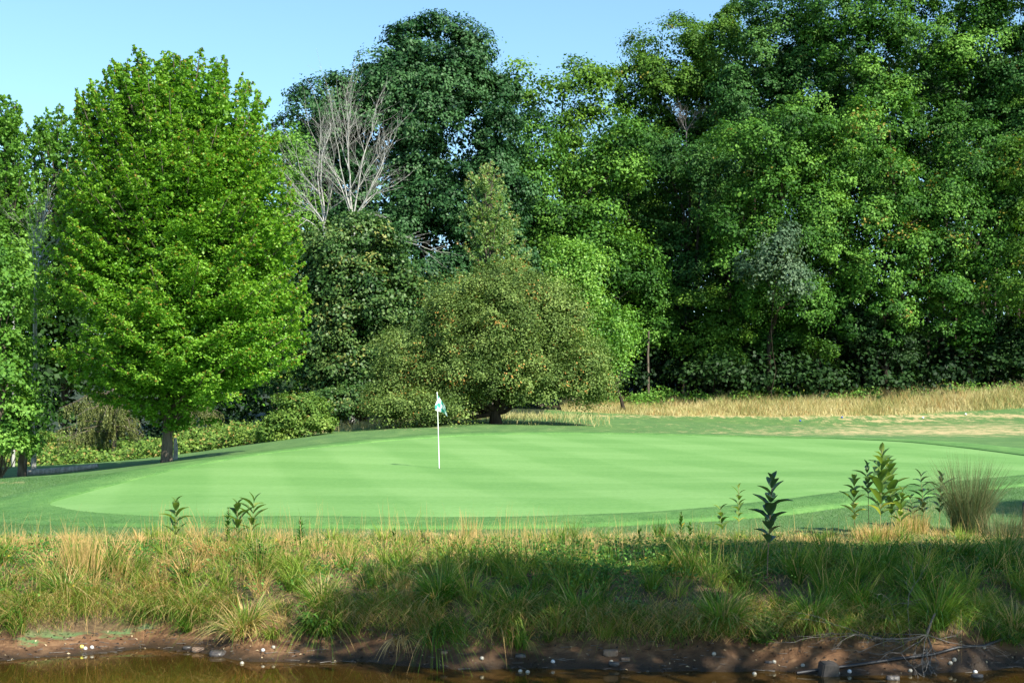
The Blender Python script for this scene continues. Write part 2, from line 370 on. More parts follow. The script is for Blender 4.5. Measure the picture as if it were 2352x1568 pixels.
# ------------------------------------------------------------------ green outline
back_e = [(115,1160,30),(161,1143,32),(322,1101,37),(443,1072,42),(604,1044,47),(804,1022,53),(1000,1006,57),(1107,1000,59),(1300,999,60),(1500,1000,59.5),(1700,1004,58),(1900,1009,55.5),(2061,1015,52),(2200,1028,48),(2352,1048,43),(2450,1064,38.5),(2500,1080,34.5)]
near_e = [(2450,1086,33),(2352,1092,31.5),(2150,1112,29),(1945,1133,27),(1770,1155,25.3),(1600,1173,24),(1400,1186,23.3),(1176,1193,23),(900,1194,22.9),(600,1192,23),(450,1191,23.4),(350,1189,24),(260,1184,25.2),(200,1178,26.2),(150,1170,28)]
E = np.array([(sx(a,c), c) for a,b_,c in back_e+near_e])
# closed Catmull-Rom
def smooth_closed(E, k=10):
    n = len(E); o = []
    for i in range(n):
        p0,p1,p2,p3 = E[i-1],E[i],E[(i+1)%n],E[(i+2)%n]
        for t in np.linspace(0,1,k,endpoint=False):
            o.append(.5*((2*p1)+(-p0+p2)*t+(2*p0-5*p1+4*p2-p3)*t*t+(-p0+3*p1-3*p2+p3)*t**3))
    return np.array(o)
GE = smooth_closed(E); ng = len(GE)
def in_green(x, y, grow=0.):
    c = GC; d = np.stack([x,y],-1)-c
    ang = np.arctan2(d[...,1], d[...,0]); rr = np.hypot(d[...,0], d[...,1])
    return rr < np.interp(ang, GA, GR, period=2*math.pi)+grow
GC = np.array([1.6, 38.]); _d = GE-GC; _a = np.arctan2(_d[:,1], _d[:,0]); _o = np.argsort(_a); GA = _a[_o]; GR = np.hypot(_d[:,0], _d[:,1])[_o]
gn = np.zeros_like(GE); tn = np.roll(GE,-1,0)-np.roll(GE,1,0); gn[:,0] = tn[:,1]; gn[:,1] = -tn[:,0]; gn = nrm(gn)
if ((gn*(GE-GC)).sum(1) < 0).mean() > .5: gn = -gn

# ------------------------------------------------------------------ setting meshes
def grid_axis(parts):
    a = []
    for lo, hi, st in parts: a += list(np.arange(lo, hi, st))
    return np.array(a+[parts[-1][1]])
xs = grid_axis([(-400,-60,20),(-60,-26,2),(-26,-12,.5),(-12,12,.14),(12,30,.5),(30,80,2),(80,400,20)])
ys = grid_axis([(-60,0,4),(0,12,.5),(12,21,.12),(21,64,.4),(64,125,1.2),(125,230,6),(230,1500,80)])
X, Y = np.meshgrid(xs, ys, indexing='ij'); Z = ground(X, Y)
Z = Z + .085*np.clip(Y-150, 0, 260) + np.where(Y > 410, (Y-410)*.01, 0)
Z = Z - np.where(in_green(X, Y, -.6), .25, 0)
nx, ny = X.shape
V = np.stack([X,Y,Z],-1).reshape(-1,3)
i, j = np.meshgrid(np.arange(nx-1), np.arange(ny-1), indexing='ij')
F = np.stack([i*ny+j, (i+1)*ny+j, (i+1)*ny+j+1, i*ny+j+1],-1).reshape(-1,4)
x = V[:,0]; y = V[:,1]; z = V[:,2]; s = y-shore(x); pxv = x/np.maximum(y,1)*FP+HX
mud = np.clip((.95-.25*(x>-2)-s+.15*bump(x,y,3,2))*3, 0, 1)*(y>7)
wet = np.clip((.35-s+.1*bump(x,y,4,1))*3.5, 0, 1)*(y>7)
algae = np.clip(1-np.abs(s-.7)*1.6,0,1)*np.clip((-x-2.2)/1.5,0,1)*.62
soil = np.clip((20.0+.6*bump(x,y,.9,3)-y)*.9, 0, 1)*(y>7)
pyv = HY-(z-EYE)/np.maximum(y,1)*FP
def blob(cx, cy, rx, ry): return np.exp(-(((pxv-cx)/rx)**2+((pyv-cy)/ry)**2))
dry = .18*(y>58)*(pxv>1200)+.33*blob(2352,988,420,20)+.20*blob(2000,978,500,10)+.35*blob(1950,993,420,7)+.60*blob(2000,955,800,5.5)+.6*blob(850,978,220,13)*(y>60)+.30*blob(260,1142,120,4)+.5*blob(0,1108,120,7)+.45*blob(2050,966,180,3)
dry = dry + .55*np.clip((y-106)/3,0,1)*(pxv>1250) + .48*np.clip(1-np.abs(y-20.6)/1.0,0,1) + .55*np.clip((pxv-2150)/80,0,1)*np.clip(1-np.abs(y-23.8)/1.2,0,1)
dry = np.where(in_green(x,y,1.5), 0, dry)
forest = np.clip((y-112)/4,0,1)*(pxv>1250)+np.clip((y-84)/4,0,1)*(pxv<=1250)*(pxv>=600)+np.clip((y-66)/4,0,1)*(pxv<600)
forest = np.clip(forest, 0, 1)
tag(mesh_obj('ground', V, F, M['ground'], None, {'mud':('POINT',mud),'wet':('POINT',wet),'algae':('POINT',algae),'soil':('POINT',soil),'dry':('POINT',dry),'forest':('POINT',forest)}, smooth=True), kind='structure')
# putting green sheet: rings
rings = [np.array([[GC[0],GC[1]]]).repeat(ng,0)*(1-t)+GE*t for t in np.linspace(.02,1,60)]
gx = np.stack(rings); gzv = ground(gx[...,0], gx[...,1])+.02
V = np.concatenate([gx, gzv[...,None]],-1).reshape(-1,3)
i, j = np.meshgrid(np.arange(59), np.arange(ng), indexing='ij')
F = np.stack([i*ng+j, i*ng+(j+1)%ng, (i+1)*ng+(j+1)%ng, (i+1)*ng+j],-1).reshape(-1,4)
F = F[:, ::-1] if False else F
go = mesh_obj('putting_green', np.concatenate([V, [[GC[0],GC[1],gz(*GC)+.02]]]), [list(map(int,f)) for f in F]+[[len(V), (k+1)%ng, k] for k in range(ng)], M['green'], None, smooth=True)
tag(go, kind='structure')
# collar ring, 35 mm proud
offs = [0,.0,.04,.5,1.0,1.5,1.56]; hs = [-.02,.035,.055,.055,.052,.045,-.02]
rr = [GE+gn*o for o in offs]; gx = np.stack(rr); gzv = ground(gx[...,0], gx[...,1])+np.array(hs)[:,None]
V = np.concatenate([gx, gzv[...,None]],-1).reshape(-1,3); k = len(offs)
i, j = np.meshgrid(np.arange(k-1), np.arange(ng), indexing='ij')
F = np.stack([i*ng+j, i*ng+(j+1)%ng, (i+1)*ng+(j+1)%ng, (i+1)*ng+j],-1).reshape(-1,4)
tag(mesh_obj('green_collar', V, F, M['collar'], None, smooth=True), kind='structure')
# pond
tag(mesh_obj('pond_water', [(-300,3,0),(300,3,0),(300,17.8,0),(-300,17.8,0)], [[0,1,2,3]], M['water']), kind='structure')
# cart path at the far left
pp = [(-60,44.6),(-30,45.2),(-20,45.3),(-16,45.9),(-14.5,46.4)]
pv = []; 
pa = np.array(pp, float); tt = np.linspace(0,len(pa)-1,60); pcx = np.interp(tt, np.arange(len(pa)), pa[:,0]); pcy = np.interp(tt, np.arange(len(pa)), pa[:,1])
dx = np.gradient(pcx); dy = np.gradient(pcy); L = np.hypot(dx,dy); V = []
for k in np.linspace(-1,1,5):
    a = pcx-dy/L*k*1.1; b_ = pcy+dx/L*k*1.1; V.append(np.stack([a,b_,ground(a,b_)+.03],-1))
V = np.stack(V,1).reshape(-1,3); i, j = np.meshgrid(np.arange(59), np.arange(4), indexing='ij')
F = np.stack([i*5+j,(i+1)*5+j,(i+1)*5+j+1,i*5+j+1],-1).reshape(-1,4)[:, ::-1]
tag(mesh_obj('cart_path', V, F, M['asphalt']), kind='structure')

# ------------------------------------------------------------------ trees
def px_lobes(lobes, Y, dfac=.8, dy=0):
    o = []
    for L in lobes:
        a,b_,rx,ry = L[:4]; yy = Y+(L[4] if len(L) > 4 else 0)
        o.append((sx(a,yy), yy+dy, sz(b_,yy), rx/FP*yy, max(1.,rx/FP*yy*dfac), ry/FP*yy))
    return o
def lobe_tree(name, label, cat, base_px, Y, lobes, mat, cr=1.3, leaf=.22, bark='bark', trunk_r=.25, group=None, seed=1, dens=1., dfac=.8, limbs=14, lean=None, lx=None, **kw):
    rng = np.random.default_rng(seed)
    bx = sx(base_px, Y); bz = gz(bx, Y); base = np.array([bx, Y, bz])
    root = empty(name, base, label, cat, group)
    L = px_lobes(lobes, Y, dfac)
    P,N,S,t,cen = crown_pts(L, cr, rng, dens=dens, leaf=leaf, **kw)
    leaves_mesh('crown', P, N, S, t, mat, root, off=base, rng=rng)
    top = max(L, key=lambda q: q[2]); cx = np.mean([q[0] for q in L]); 
    tt = np.array([top[0]*.5+cx*.5, Y, top[2]])
    T = Tubes(); k = 9
    mid = wpath(base-np.array([0,0,.3]), tt, k, .02, rng); 
    if lean is not None: mid[:,0] += np.sin(np.linspace(0,math.pi,k))*lean
    rad = np.linspace(trunk_r, trunk_r*.2, k); rad[0] *= 1.35
    T.add(mid, rad, 10); T.build('trunk', M[bark], root, base)
    B = Tubes(); idx = rng.choice(len(cen), min(limbs, len(cen)), replace=False)
    for q in idx:
        c = cen[q]; h = np.clip((c[2]-base[2])/(tt[2]-base[2])-.18, .12, .95); f = h*(k-1); i0 = int(f); 
        st = mid[i0]+(mid[min(i0+1,k-1)]-mid[i0])*(f-i0); r0 = trunk_r*(1-h)*.45+.02
        B.add(wpath(st, c, 5, .05, rng), np.linspace(r0, r0*.25, 5), 5)
    B.build('branches', M[bark], root, base)
    return root
def spray_tree(name, label, cat, base_px, Y, prof, mat, nb, spray, leaf, bark='bark', trunk_r=.25, seed=1, low=.08, elev=(5,72), lpb=600, dfac=.85, wid=.35, thick=.16, autumn=.0, cx=None, group=None, spike=0):
    """prof: list of (py, left_px, right_px) silhouette; branches sweep up to the envelope carrying leafy sprays"""
    rng = np.random.default_rng(seed)
    bx = sx(base_px, Y); base = np.array([bx, Y, gz(bx, Y)]); root = empty(name, base, label, cat, group)
    prof = sorted(prof); pz = np.array([sz(p[0],Y) for p in prof])[::-1]; pl = np.array([sx(p[1],Y) for p in prof])[::-1]; pr = np.array([sx(p[2],Y) for p in prof])[::-1]
    zt, zl = pz[-1], pz[0]
    P = []; N = []; Tn = []; S = []; ti = []; Bt = Tubes()
    tr_top = np.array([ (pl[-1]+pr[-1])/2, Y, zl+(zt-zl)*.8 ])
    for q in range(nb):
        # target point on envelope
        u = rng.random(); az = rng.uniform(0, 2*math.pi)
        if math.sin(az) > .3 and rng.random() < .3: az = -az
        zz = zl+(zt-zl)*(u**(.62 if spike else .85))
        l, r_ = np.interp(zz, pz, pl), np.interp(zz, pz, pr); c = (l+r_)/2; hw = (r_-l)/2
        rf = 1.0 if rng.random() < .72 else rng.uniform(.45,.95)
        tip = np.array([c+math.cos(az)*hw*rf, Y+math.sin(az)*hw*dfac*rf, zz])
        v = (zz-zl)/(zt-zl)
        if spike and v > .55 and rf == 1.: tip[2] += rng.uniform(-.3,.45)
        el = math.radians(elev[0]+(elev[1]-elev[0])*v**1.1+rng.normal(0,6))
        hd = np.array([math.cos(az)*hw, math.sin(az)*hw*dfac, 0]); hl = np.linalg.norm(hd)+.01; hd = hd/hl
        ln = (hl*.62*(1-.3*v)+1.1)*rng.uniform(.7,1.1)*(1 if v < .8 else .75)
        d = hd*math.cos(el)+np.array([0,0,math.sin(el)])
        st = tip-d*ln; mid_ = (st+tip)/2-np.array([0,0,.08*ln])
        # bezier
        n = int(lpb*ln/3.); t = rng.random(n)**.75
        a = ((1-t)**2)[:,None]*st+(2*t*(1-t))[:,None]*mid_+(t**2)[:,None]*tip
        taper = (wid*ln*.5*(1-t)**.6*np.minimum(1,t*3+.2)+.08)
        side = nrm(np.cross(d, [0,0,1.])+1e-6); upv = np.cross(side, d)
        # tufts along
        kt = max(6, int(n/16)); tid = (t*kt).astype(int); toff = rng.normal(0,1,(kt+1,2))[tid]
        o1 = (toff[:,0]*.75+rng.normal(0,.4,n))*taper; o2 = (toff[:,1]*.5+rng.normal(0,.35,n))*(thick*ln*.5*(1-t)**.5+.06)
        P.append(a+side*o1[:,None]+upv*o2[:,None]-np.array([0,0,1.])*(np.abs(o1)*.25)[:,None])
        N.append(upv*.55+np.array([0,0,.35])+hd*.25+rng.normal(0,.48,(n,3))); Tn.append(d*.7+side*np.sign(o1)[:,None]*.8+rng.normal(0,.5,(n,3)))
        S.append(leaf*rng.uniform(.7,1.3,n)*(1-.25*t)); x_ = .45+rng.normal(0,.07)+rng.normal(0,.1,n)+.12*(t-.5); x_ = np.clip(x_,0,.78)
        if autumn: x_ = np.where((t>.8)&(rng.random(n)<autumn), .88, x_)
        ti.append(x_)
        hb = base[2]+max(.5,(st[2]-base[2]))*.7; 
        if rng.random() < .5: Bt.add(np.array([[base[0]+(tr_top[0]-base[0])*min(1,(hb-base[2])/(tr_top[2]-base[2])), Y, hb], st, mid_, a[np.argmax(t)]]), [.06*(1-v)+.02, .035, .025, .008], 5)
    # inner fill: larger, darker leaves added to block light in the crown
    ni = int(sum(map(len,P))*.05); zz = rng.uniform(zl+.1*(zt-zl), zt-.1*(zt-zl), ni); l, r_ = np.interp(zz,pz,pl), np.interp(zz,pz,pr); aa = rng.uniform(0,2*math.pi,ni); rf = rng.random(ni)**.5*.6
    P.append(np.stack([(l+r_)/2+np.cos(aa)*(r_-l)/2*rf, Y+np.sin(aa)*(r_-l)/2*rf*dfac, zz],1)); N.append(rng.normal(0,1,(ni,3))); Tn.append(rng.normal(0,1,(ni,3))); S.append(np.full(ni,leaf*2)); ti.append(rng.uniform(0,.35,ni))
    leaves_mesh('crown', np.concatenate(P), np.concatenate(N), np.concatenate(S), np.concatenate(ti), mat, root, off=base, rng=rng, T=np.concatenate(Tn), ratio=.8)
    T = Tubes(); m_ = wpath(base-np.array([0,0,.3]), tr_top, 10, .008, rng); rad = np.linspace(trunk_r, trunk_r*.12, 10); rad[0] *= 1.25; T.add(m_, rad, 14); T.build('trunk', M[bark], root, base)
    Bt.build('branches', M[bark], root, base)
    return root

# the big maple
spray_tree('maple_tree', 'large bright green round maple standing alone left of the flag with a short grey trunk', 'tree', 382, 50.5,
    [(132,360,450),(150,290,520),(185,220,580),(240,180,618),(300,175,635),(400,150,672),(500,130,690),(600,112,700),(700,105,716),(790,112,712),(860,150,680),(915,215,620),(960,310,520),(985,350,440)],
    M['maple'], 620, 1., .125, 'bark', .19, 14, autumn=.08, lpb=560, elev=(-2,74), wid=.40, thick=.15, spike=1)
# left wood
spray_tree('young_tree', 'pale green tree cut by the left frame edge, its pointed top highest at that edge', 'tree', 10, 84, [(215,0,30),(260,-30,55),(330,-60,80),(450,-90,110),(600,-120,130),(760,-130,120),(900,-110,90)], M['leftwood'], 220, 1., .21, 'bark', .2, 21, lpb=230, elev=(0,70), wid=.6, thick=.35)
spray_tree('young_tree', 'hazy green tree directly behind the left side of the large maple', 'tree', 150, 90, [(240,110,150),(270,70,190),(340,40,240),(450,20,280),(600,0,300),(760,0,300),(880,30,280)], M['leftwood'], 200, 1., .22, 'bark', .2, 22, lpb=230, elev=(0,65), wid=.6, thick=.35)
lobe_tree('young_tree', 'light green tree with low rounded boughs at the left frame edge above the cart path', 'tree', -35, 50, [(-8,640,62,100),(-35,780,80,90),(10,850,48,70),(-5,930,60,55),(-60,700,90,160)], M['leftwood'], cr=.75, leaf=.15, bark='bark', trunk_r=.2, seed=23, dens=.9, lean=.5, inner=.08)
# behind maple on the right
lobe_tree('young_tree', 'small light green tree showing between the large maple and the bare trees', 'tree', 640, 97, [(650,380,60,80),(660,520,60,100),(640,700,70,130),(600,860,80,80)], M['leftwood'], cr=1., leaf=.2, seed=24, dens=.9)
lobe_tree('oak_tree', 'mixed green tree with glossy leaves below the bare trees, right of the large maple', 'tree', 838, 80,
    [(810,590,95,85),(790,700,95,120),(860,690,100,110),(780,820,90,100),(880,800,80,90),(840,900,95,60),(740,760,50,160)], M['mixed'], cr=.85, leaf=.2, seed=25, bark='bark', trunk_r=.25, autumn=.08, dens=1.15)
lobe_tree('oak_tree', 'tallest dark blue green oak in the middle, its dome rising against the sky', 'tree', 990, 106,
    [(1000,155,115,85),(945,120,50,45),(1080,160,50,50),(865,200,70,62),(920,230,110,80),(1090,220,60,75),(1010,240,130,80),(700,330,45,60),(760,270,80,85),(860,300,150,110),(1030,320,160,110),(740,400,70,110),(880,460,130,110),(1060,460,140,110),(960,600,170,110),(830,560,120,100),(1110,600,110,110),(1000,740,180,110),(1000,850,200,90),(1150,200,40,45)],
    M['oak'], cr=1.35, leaf=.24, seed=26, bark='barkdark', trunk_r=.4, tufts=32, lpt=18, spread=.15, flat=.75, dens=.85, dfac=.7, back=.35)
lobe_tree('broadleaf_tree', 'yellow green tree with sky showing through its crown, right of the tall dark oak', 'tree', 1300, 122,
    [(1290,215,105,65),(1210,230,60,65),(1380,230,50,60),(1250,330,75,75),(1370,330,70,75),(1300,420,110,70),(1290,540,110,70),(1240,650,100,90),(1350,680,90,90)], M['yellowgreen'], cr=1.5, leaf=.30, seed=27, dens=.75, tufts=17, lpt=17, inner=.02, dfac=.5, bark='bark', trunk_r=.35, limbs=30, back=.3)
lobe_tree('broadleaf_tree', 'mid green tree low between the tall dark oak and the yellow green tree', 'tree', 1240, 114,
    [(1200,330,70,60),(1220,430,70,70),(1330,560,110,70),(1390,470,80,110),(1250,520,80,60),(1400,640,90,100),(1330,760,100,110),(1200,800,110,110),(1420,360,50,60)], M['forest'], cr=1.5, leaf=.26, seed=28, dens=.95, tufts=18, lpt=17, bark='bark', trunk_r=.3)
spray_tree('slender_tree', 'slender tree with pale yellow green leaves rising behind the wide round apple tree', 'tree', 1135, 88, [(368,1115,1130),(400,1070,1160),(450,1055,1185),(520,1050,1205),(600,1045,1230),(680,1050,1240),(760,1060,1240)], M['pale'], 130, 1., .15, 'bark', .12, 29, lpb=200, elev=(10,70), wid=.5, thick=.35, autumn=.2)
lobe_tree('vine_tree', 'bright green leaning tree with heart shaped leaves behind the apple tree on its right', 'tree', 1437, 107,
    [(1285,610,55,45),(1260,650,50,45),(1330,640,45,50),(1345,700,40,60),(1400,760,55,40),(1350,790,45,50),(1310,740,50,70),(1390,820,40,30)], M['bright'], cr=.75, leaf=.19, seed=30, dens=1.0, bark='barkdark', trunk_r=.14, upb=.0, limbs=26, inner=.0, spread=.42, tufts=11, flat=1.2)
# apple tree
lobe_tree('apple_tree', 'wide round crab apple tree with olive leaves and small orange fruit behind the flag', 'tree', 1140, 70,
    [(1140,760,150,110),(1170,680,85,70),(1060,705,60,55),(950,835,78,80),(1000,885,125,75),(1300,810,80,95),(1240,740,80,75),(1260,880,120,72),(1345,880,45,60),(900,850,40,45),(915,945,60,32,-2.5),(1000,950,70,28,-2.5),(870,930,25,30,-1),(1120,865,160,72),(950,925,75,55),(1060,760,80,80),(1240,720,80,80)],
    M['crab'], cr=.62, leaf=.105, seed=31, bark='barkdark', trunk_r=.30, dens=1.1, tufts=12, lpt=20, autumn=.05, dfac=.85, flat=.8, spread=.34, limbs=50, back=.4)
# forest on the right
FR = [
 ('yellowish maple at the left shoulder of the right hand wood, beside the open sky', 1560, 130, [(1540,150,75,85),(1620,105,80,70),(1490,200,45,60),(1580,190,80,80),(1690,90,60,60),(1480,220,60,75),(1560,250,110,90),(1480,330,60,80),(1600,360,110,90),(1510,450,90,90),(1600,520,110,100),(1500,600,100,100),(1580,680,110,100),(1490,780,80,80)], 'yellowgreen', .03, .85),
 ('dull green tree with a narrow top reaching the upper frame edge', 1770, 124, [(1770,50,70,70),(1740,140,90,80),(1830,150,80,90),(1720,240,90,80),(1820,270,90,90),(1760,370,110,90),(1700,480,90,90)], 'forestdull', .03, .85),
 ('tall bright green maple right of the dull narrow topped tree', 1980, 122, [(1960,20,120,80),(2060,40,90,80),(1900,110,60,70),(1980,140,110,80),(2080,160,90,80),(1940,250,90,80),(2040,290,110,90),(1960,390,100,90),(2060,430,90,90)], 'forest', .05, .8),
 ('dense green tree left of the upper right corner', 2220, 122, [(2190,10,90,90),(2250,110,90,90),(2170,170,80,90),(2240,240,90,90),(2180,340,90,90),(2260,380,80,90)], 'forest', .05, .85),
 ('dark tree filling the upper right corner of the frame', 2370, 120, [(2360,20,90,110),(2400,150,90,110),(2340,230,70,90),(2390,330,90,100)], 'forestdull', .03, .9),
 ('grey green tree standing in front of the yellowish maple at the left of the wood', 1560, 119, [(1560,360,80,60),(1510,400,60,60),(1610,420,70,60),(1560,470,90,60),(1500,520,60,60),(1480,640,70,80),(1540,720,90,70),(1570,610,60,60)], 'forestdull', .03, .85),
 ('broad bright green maple in the middle of the right hand wood', 1760, 113, [(1740,350,80,60),(1820,330,90,70),(1870,400,70,60),(1790,450,100,70),(1700,520,80,60),(1880,500,80,60),(1800,560,100,60),(1720,640,70,60),(1880,620,80,60),(1790,700,100,60)], 'forest', .05, .85),
 ('maple with orange tinted boughs right of the broad bright maple', 2040, 113, [(2040,300,70,60),(2010,420,80,60),(2100,470,90,70),(1990,530,90,60),(2110,570,90,60),(2030,630,90,60),(1990,730,80,60),(2120,690,80,70)], 'forest', .30, .72),
 ('maple with heavy low green boughs near the right frame edge', 2230, 114.5, [(2200,420,80,70),(2290,350,70,60),(2300,480,80,70),(2220,540,90,60),(2290,600,80,60),(2230,670,90,60),(2260,740,70,60),(2200,780,60,40)], 'forest', .10, .75),
 ('yellowish bough filled tree cut by the right frame edge', 2385, 112, [(2370,420,60,70),(2390,540,60,70),(2370,650,60,60),(2390,760,60,60)], 'yellowgreen', .30, .8),
 ('silvery blue green small tree half way up the middle of the right hand wood', 1780, 109, [(1780,560,60,35),(1760,600,50,30),(1800,640,40,25)], 'silver', .0, .9),
]
for k,(lab,bp,Yt,lb,mt,au,dn) in enumerate(FR):
    lobe_tree('forest_tree', lab, 'tree', bp, Yt, lb, M[mt], cr=1.6, leaf=.24, seed=40+k, autumn=au*.22, dens=dn*.82, bark='barkdark', trunk_r=.22 if mt!='silver' else .035, dfac=.65, back=.3, tufts=38, lpt=18, upb=.45, flat=.85, spread=.15, inner=.05)
SP = [
 ('small leafy tree at the wood edge right of the leaning vine tree', 1490, 116, [(1500,700,60,45),(1480,760,70,40),(1540,790,50,35)], 'forest'),
 ('yellowing sapling with layered boughs at the wood edge', 1640, 114, [(1620,700,40,30),(1650,760,55,30),(1610,800,40,25),(1670,820,45,20)], 'yellowgreen'),
 ('small green maple at the wood edge below the silvery tree', 1790, 115, [(1760,720,60,40),(1800,780,70,35),(1730,790,50,30)], 'forest'),
 ('thin sapling with one small tuft low at the wood edge', 1885, 112, [(1885,810,35,14),(1880,790,20,12)], 'yellowgreen'),
 ('dark small tree in shade at the wood edge right of the thin sapling', 2000, 114, [(1980,770,70,50),(2040,800,60,40),(1930,740,50,40)], 'forestshaded'),
 ('low dark tree in the shade near the right frame edge', 2330, 114, [(2320,790,60,50),(2360,820,50,40)], 'forestshaded'),
]
for k,(lab,bp,Yt,lb,mt) in enumerate(SP):
    lobe_tree('sapling', lab, 'tree', bp, Yt, lb, M[mt], cr=.8, leaf=.22, seed=70+k, dens=.9, bark='barkdark', trunk_r=.12, dfac=.8, inner=.03, limbs=10)
# deep wood, one mass, its shade put into the dark leaf colour
rng = np.random.default_rng(90)
L = []
for px in np.arange(600, 2760, 62):
    top = np.interp(px,[600,700,1180,1250,1420,1500,1620,1800,2700],[560,420,300,470,330,230,110,50,40])
    for py in np.arange(905, top+70, -80):
        for dd in (0,14):
            if px < 1300 and dd: continue
            L.append((px+rng.uniform(-30,30), py+rng.uniform(-25,25), 72*rng.uniform(.8,1.2), 62*rng.uniform(.8,1.2), (-6+dd if px > 1300 else -22)+rng.uniform(-4,4)))
for px in np.arange(1400, 2560, 48):
    for py in (800, 845, 885): L.append((px+rng.uniform(-20,20), py+rng.uniform(-12,12), 52, 34, rng.uniform(-24,-16)))
    if rng.random() < .8: L.append((px+rng.uniform(-20,20), rng.uniform(850,885), 46, 30, rng.uniform(-29,-26.5)))
for px in np.arange(-330, 720, 75):
    top = np.interp(px,[-330,0,100,250,640,720],[330,330,420,420,400,400])
    for py in np.arange(1010, top+70, -85):
        L.append((px+rng.uniform(-30,30), py+rng.uniform(-25,25), 85*rng.uniform(.8,1.2), 75*rng.uniform(.8,1.2), -50+rng.uniform(-5,9)))
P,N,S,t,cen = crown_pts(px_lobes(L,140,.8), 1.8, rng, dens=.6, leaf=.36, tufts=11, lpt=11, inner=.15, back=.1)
tag(leaves_mesh('deep_woodland', P,N,S,t,M['forestshaded'],None,rng=rng), 'dark mass of leafy woodland behind the edge trees', 'woodland', kind='stuff')
T = Tubes()
for q in range(60):
    Yd = rng.uniform(118,150); X_ = sx(rng.uniform(1380,2600), Yd); z0 = gz(X_,Yd); T.add(wpath((X_,Yd,z0-.3),(X_+rng.normal(0,.8),Yd,z0+18),4,.01,rng), np.linspace(rng.uniform(.12,.3),.08,4), 6)
tag(T.build('deep_wood_trunks', M['barkdark']), 'dark trunks standing in the shade inside the wood', 'woodland', kind='stuff')

# bare trees
def bare(T, p, d, ln, r, depth, rng, up=.25, spread=.5):
    k = 5; q = [p]; dd = d.copy()
    for _ in range(k):
        dd = nrm(dd+rng.normal(0,.07,3)+np.array([0,0,up*.12])); q.append(q[-1]+dd*ln/k)
    T.add(np.array(q), np.linspace(r, r*.55, k+1), 6 if depth > 2 else 4)
    if depth == 0: return
    for f in sorted(rng.uniform(.3,1,2 if depth > 2 else 3)):
        b_ = q[int(f*k)]; nd = nrm(dd+rng.normal(0,spread,3)+np.array([0,0,up])); bare(T, b_, nd, ln*rng.uniform(.55,.8), r*.5*(1.1-f*.3), depth-1, rng, up, spread)
    bare(T, q[-1], nrm(dd+rng.normal(0,.15,3)), ln*.75, r*.55, depth-1, rng, up, spread)
def bare_tree(label, base_px, Y, top_py, fork_py, arms, seed, r=.16, mat='barkpale', low=(), name='bare_tree'):
    rng = np.random.default_rng(seed); bx = sx(base_px,Y); base = np.array([bx,Y,gz(bx,Y)]); root = empty(name, base, label, 'tree', None)
    T = Tubes(); fk = np.array([bx+rng.normal(0,.1), Y, sz(fork_py,Y)]); mm = wpath(base-[0,0,.3], fk, 8, .008, rng); T.add(mm, np.linspace(r*1.2, r*.8, 8), 9); T.build('trunk', M[mat], root, base)
    B = Tubes()
    for (tx,ty,rr_) in arms:
        e = np.array([sx(tx,Y), Y+rng.normal(0,1.2), sz(ty,Y)]); v = e-fk; L_ = np.linalg.norm(v)
        bare(B, fk+(0 if name=='x' else 0), v/L_, L_*.40, rr_*.66, 4, rng, .04, .40)
    for (sy,tx,ty,rr_) in low:
        s_ = np.array([bx,Y,sz(sy,Y)]); e = np.array([sx(tx,Y), Y-.8, sz(ty,Y)]); B.add(wpath(s_,(s_+e)/2+[0,0,.3],4,.03,rng), np.linspace(rr_,rr_*.8,4),5); bare(B,(s_+e)/2+[0,0,.3],nrm(e-s_-[0,0,.3]),np.linalg.norm(e-s_)*.5,rr_*.8,2,rng,.0,.4)
    B.build('branches', M[mat], root, base); return root
bare_tree('leafless pale grey tree with forked trunk beside the large maple', 748, 90, 230, 515, [(680,230,.09),(735,240,.11),(640,330,.07),(770,290,.08),(655,430,.05)], 101, .17, low=[(545,680,500,.05),(520,700,470,.05),(560,690,575,.04)])
bare_tree('taller leafless pale tree with fanned twigs in front of the dark oak', 808, 88, 190, 505, [(745,190,.10),(800,170,.12),(850,200,.10),(920,300,.09),(715,250,.07),(900,400,.05)], 102, .18, low=[(500,900,430,.05),(520,965,580,.05),(505,870,505,.04)])
bare_tree('white barked dead trunk at the left with upright forked limbs', 76, 53, 410, 640, [(85,430,.05),(120,470,.05),(60,450,.04),(105,440,.045)], 103, .085, low=[(700,120,640,.05)])
bare_tree('small bleached dead treetop standing out of the wood at upper right', 1575, 124, 245, 303, [(1545,240,.08),(1600,245,.08),(1572,232,.08),(1555,255,.07)], 104, .08, 'deadwood')
def plain_trunk(label, pts, Y, r, mat, name='bare_tree'):
    P_ = np.array([(sx(a,Y),Y,sz(b_,Y)) for a,b_ in pts]); P_[0,2] = gz(P_[0,0],Y)-.2; T = Tubes(); tt = np.linspace(0,len(P_)-1,12)
    Q = np.stack([np.interp(tt,np.arange(len(P_)),P_[:,c]) for c in range(3)],1)
    T.add(Q, np.linspace(r,r*.6,12), 9); o = T.build(name, M[mat], None, P_[0]); o.location = P_[0]; return tag(o, label, 'tree')
plain_trunk('crooked mottled trunk leaning at the left above the fallen log', [(50,1050),(55,990),(62,950),(52,900),(60,830)], 51.5, .17, 'bark')
plain_trunk('slim grey trunk at the far left edge of the wood', [(30,1030),(32,800),(28,650)], 66, .09, 'barkpale')
plain_trunk('short pale snag beside the large maple trunk', [(402,1062),(404,1030),(402,1005)], 54, .10, 'barkpale', 'tree_stump')
plain_trunk('slim upright trunk in the shadow at the left end of the tall grass', [(1490,905),(1488,820),(1490,760)], 113, .12, 'bark')

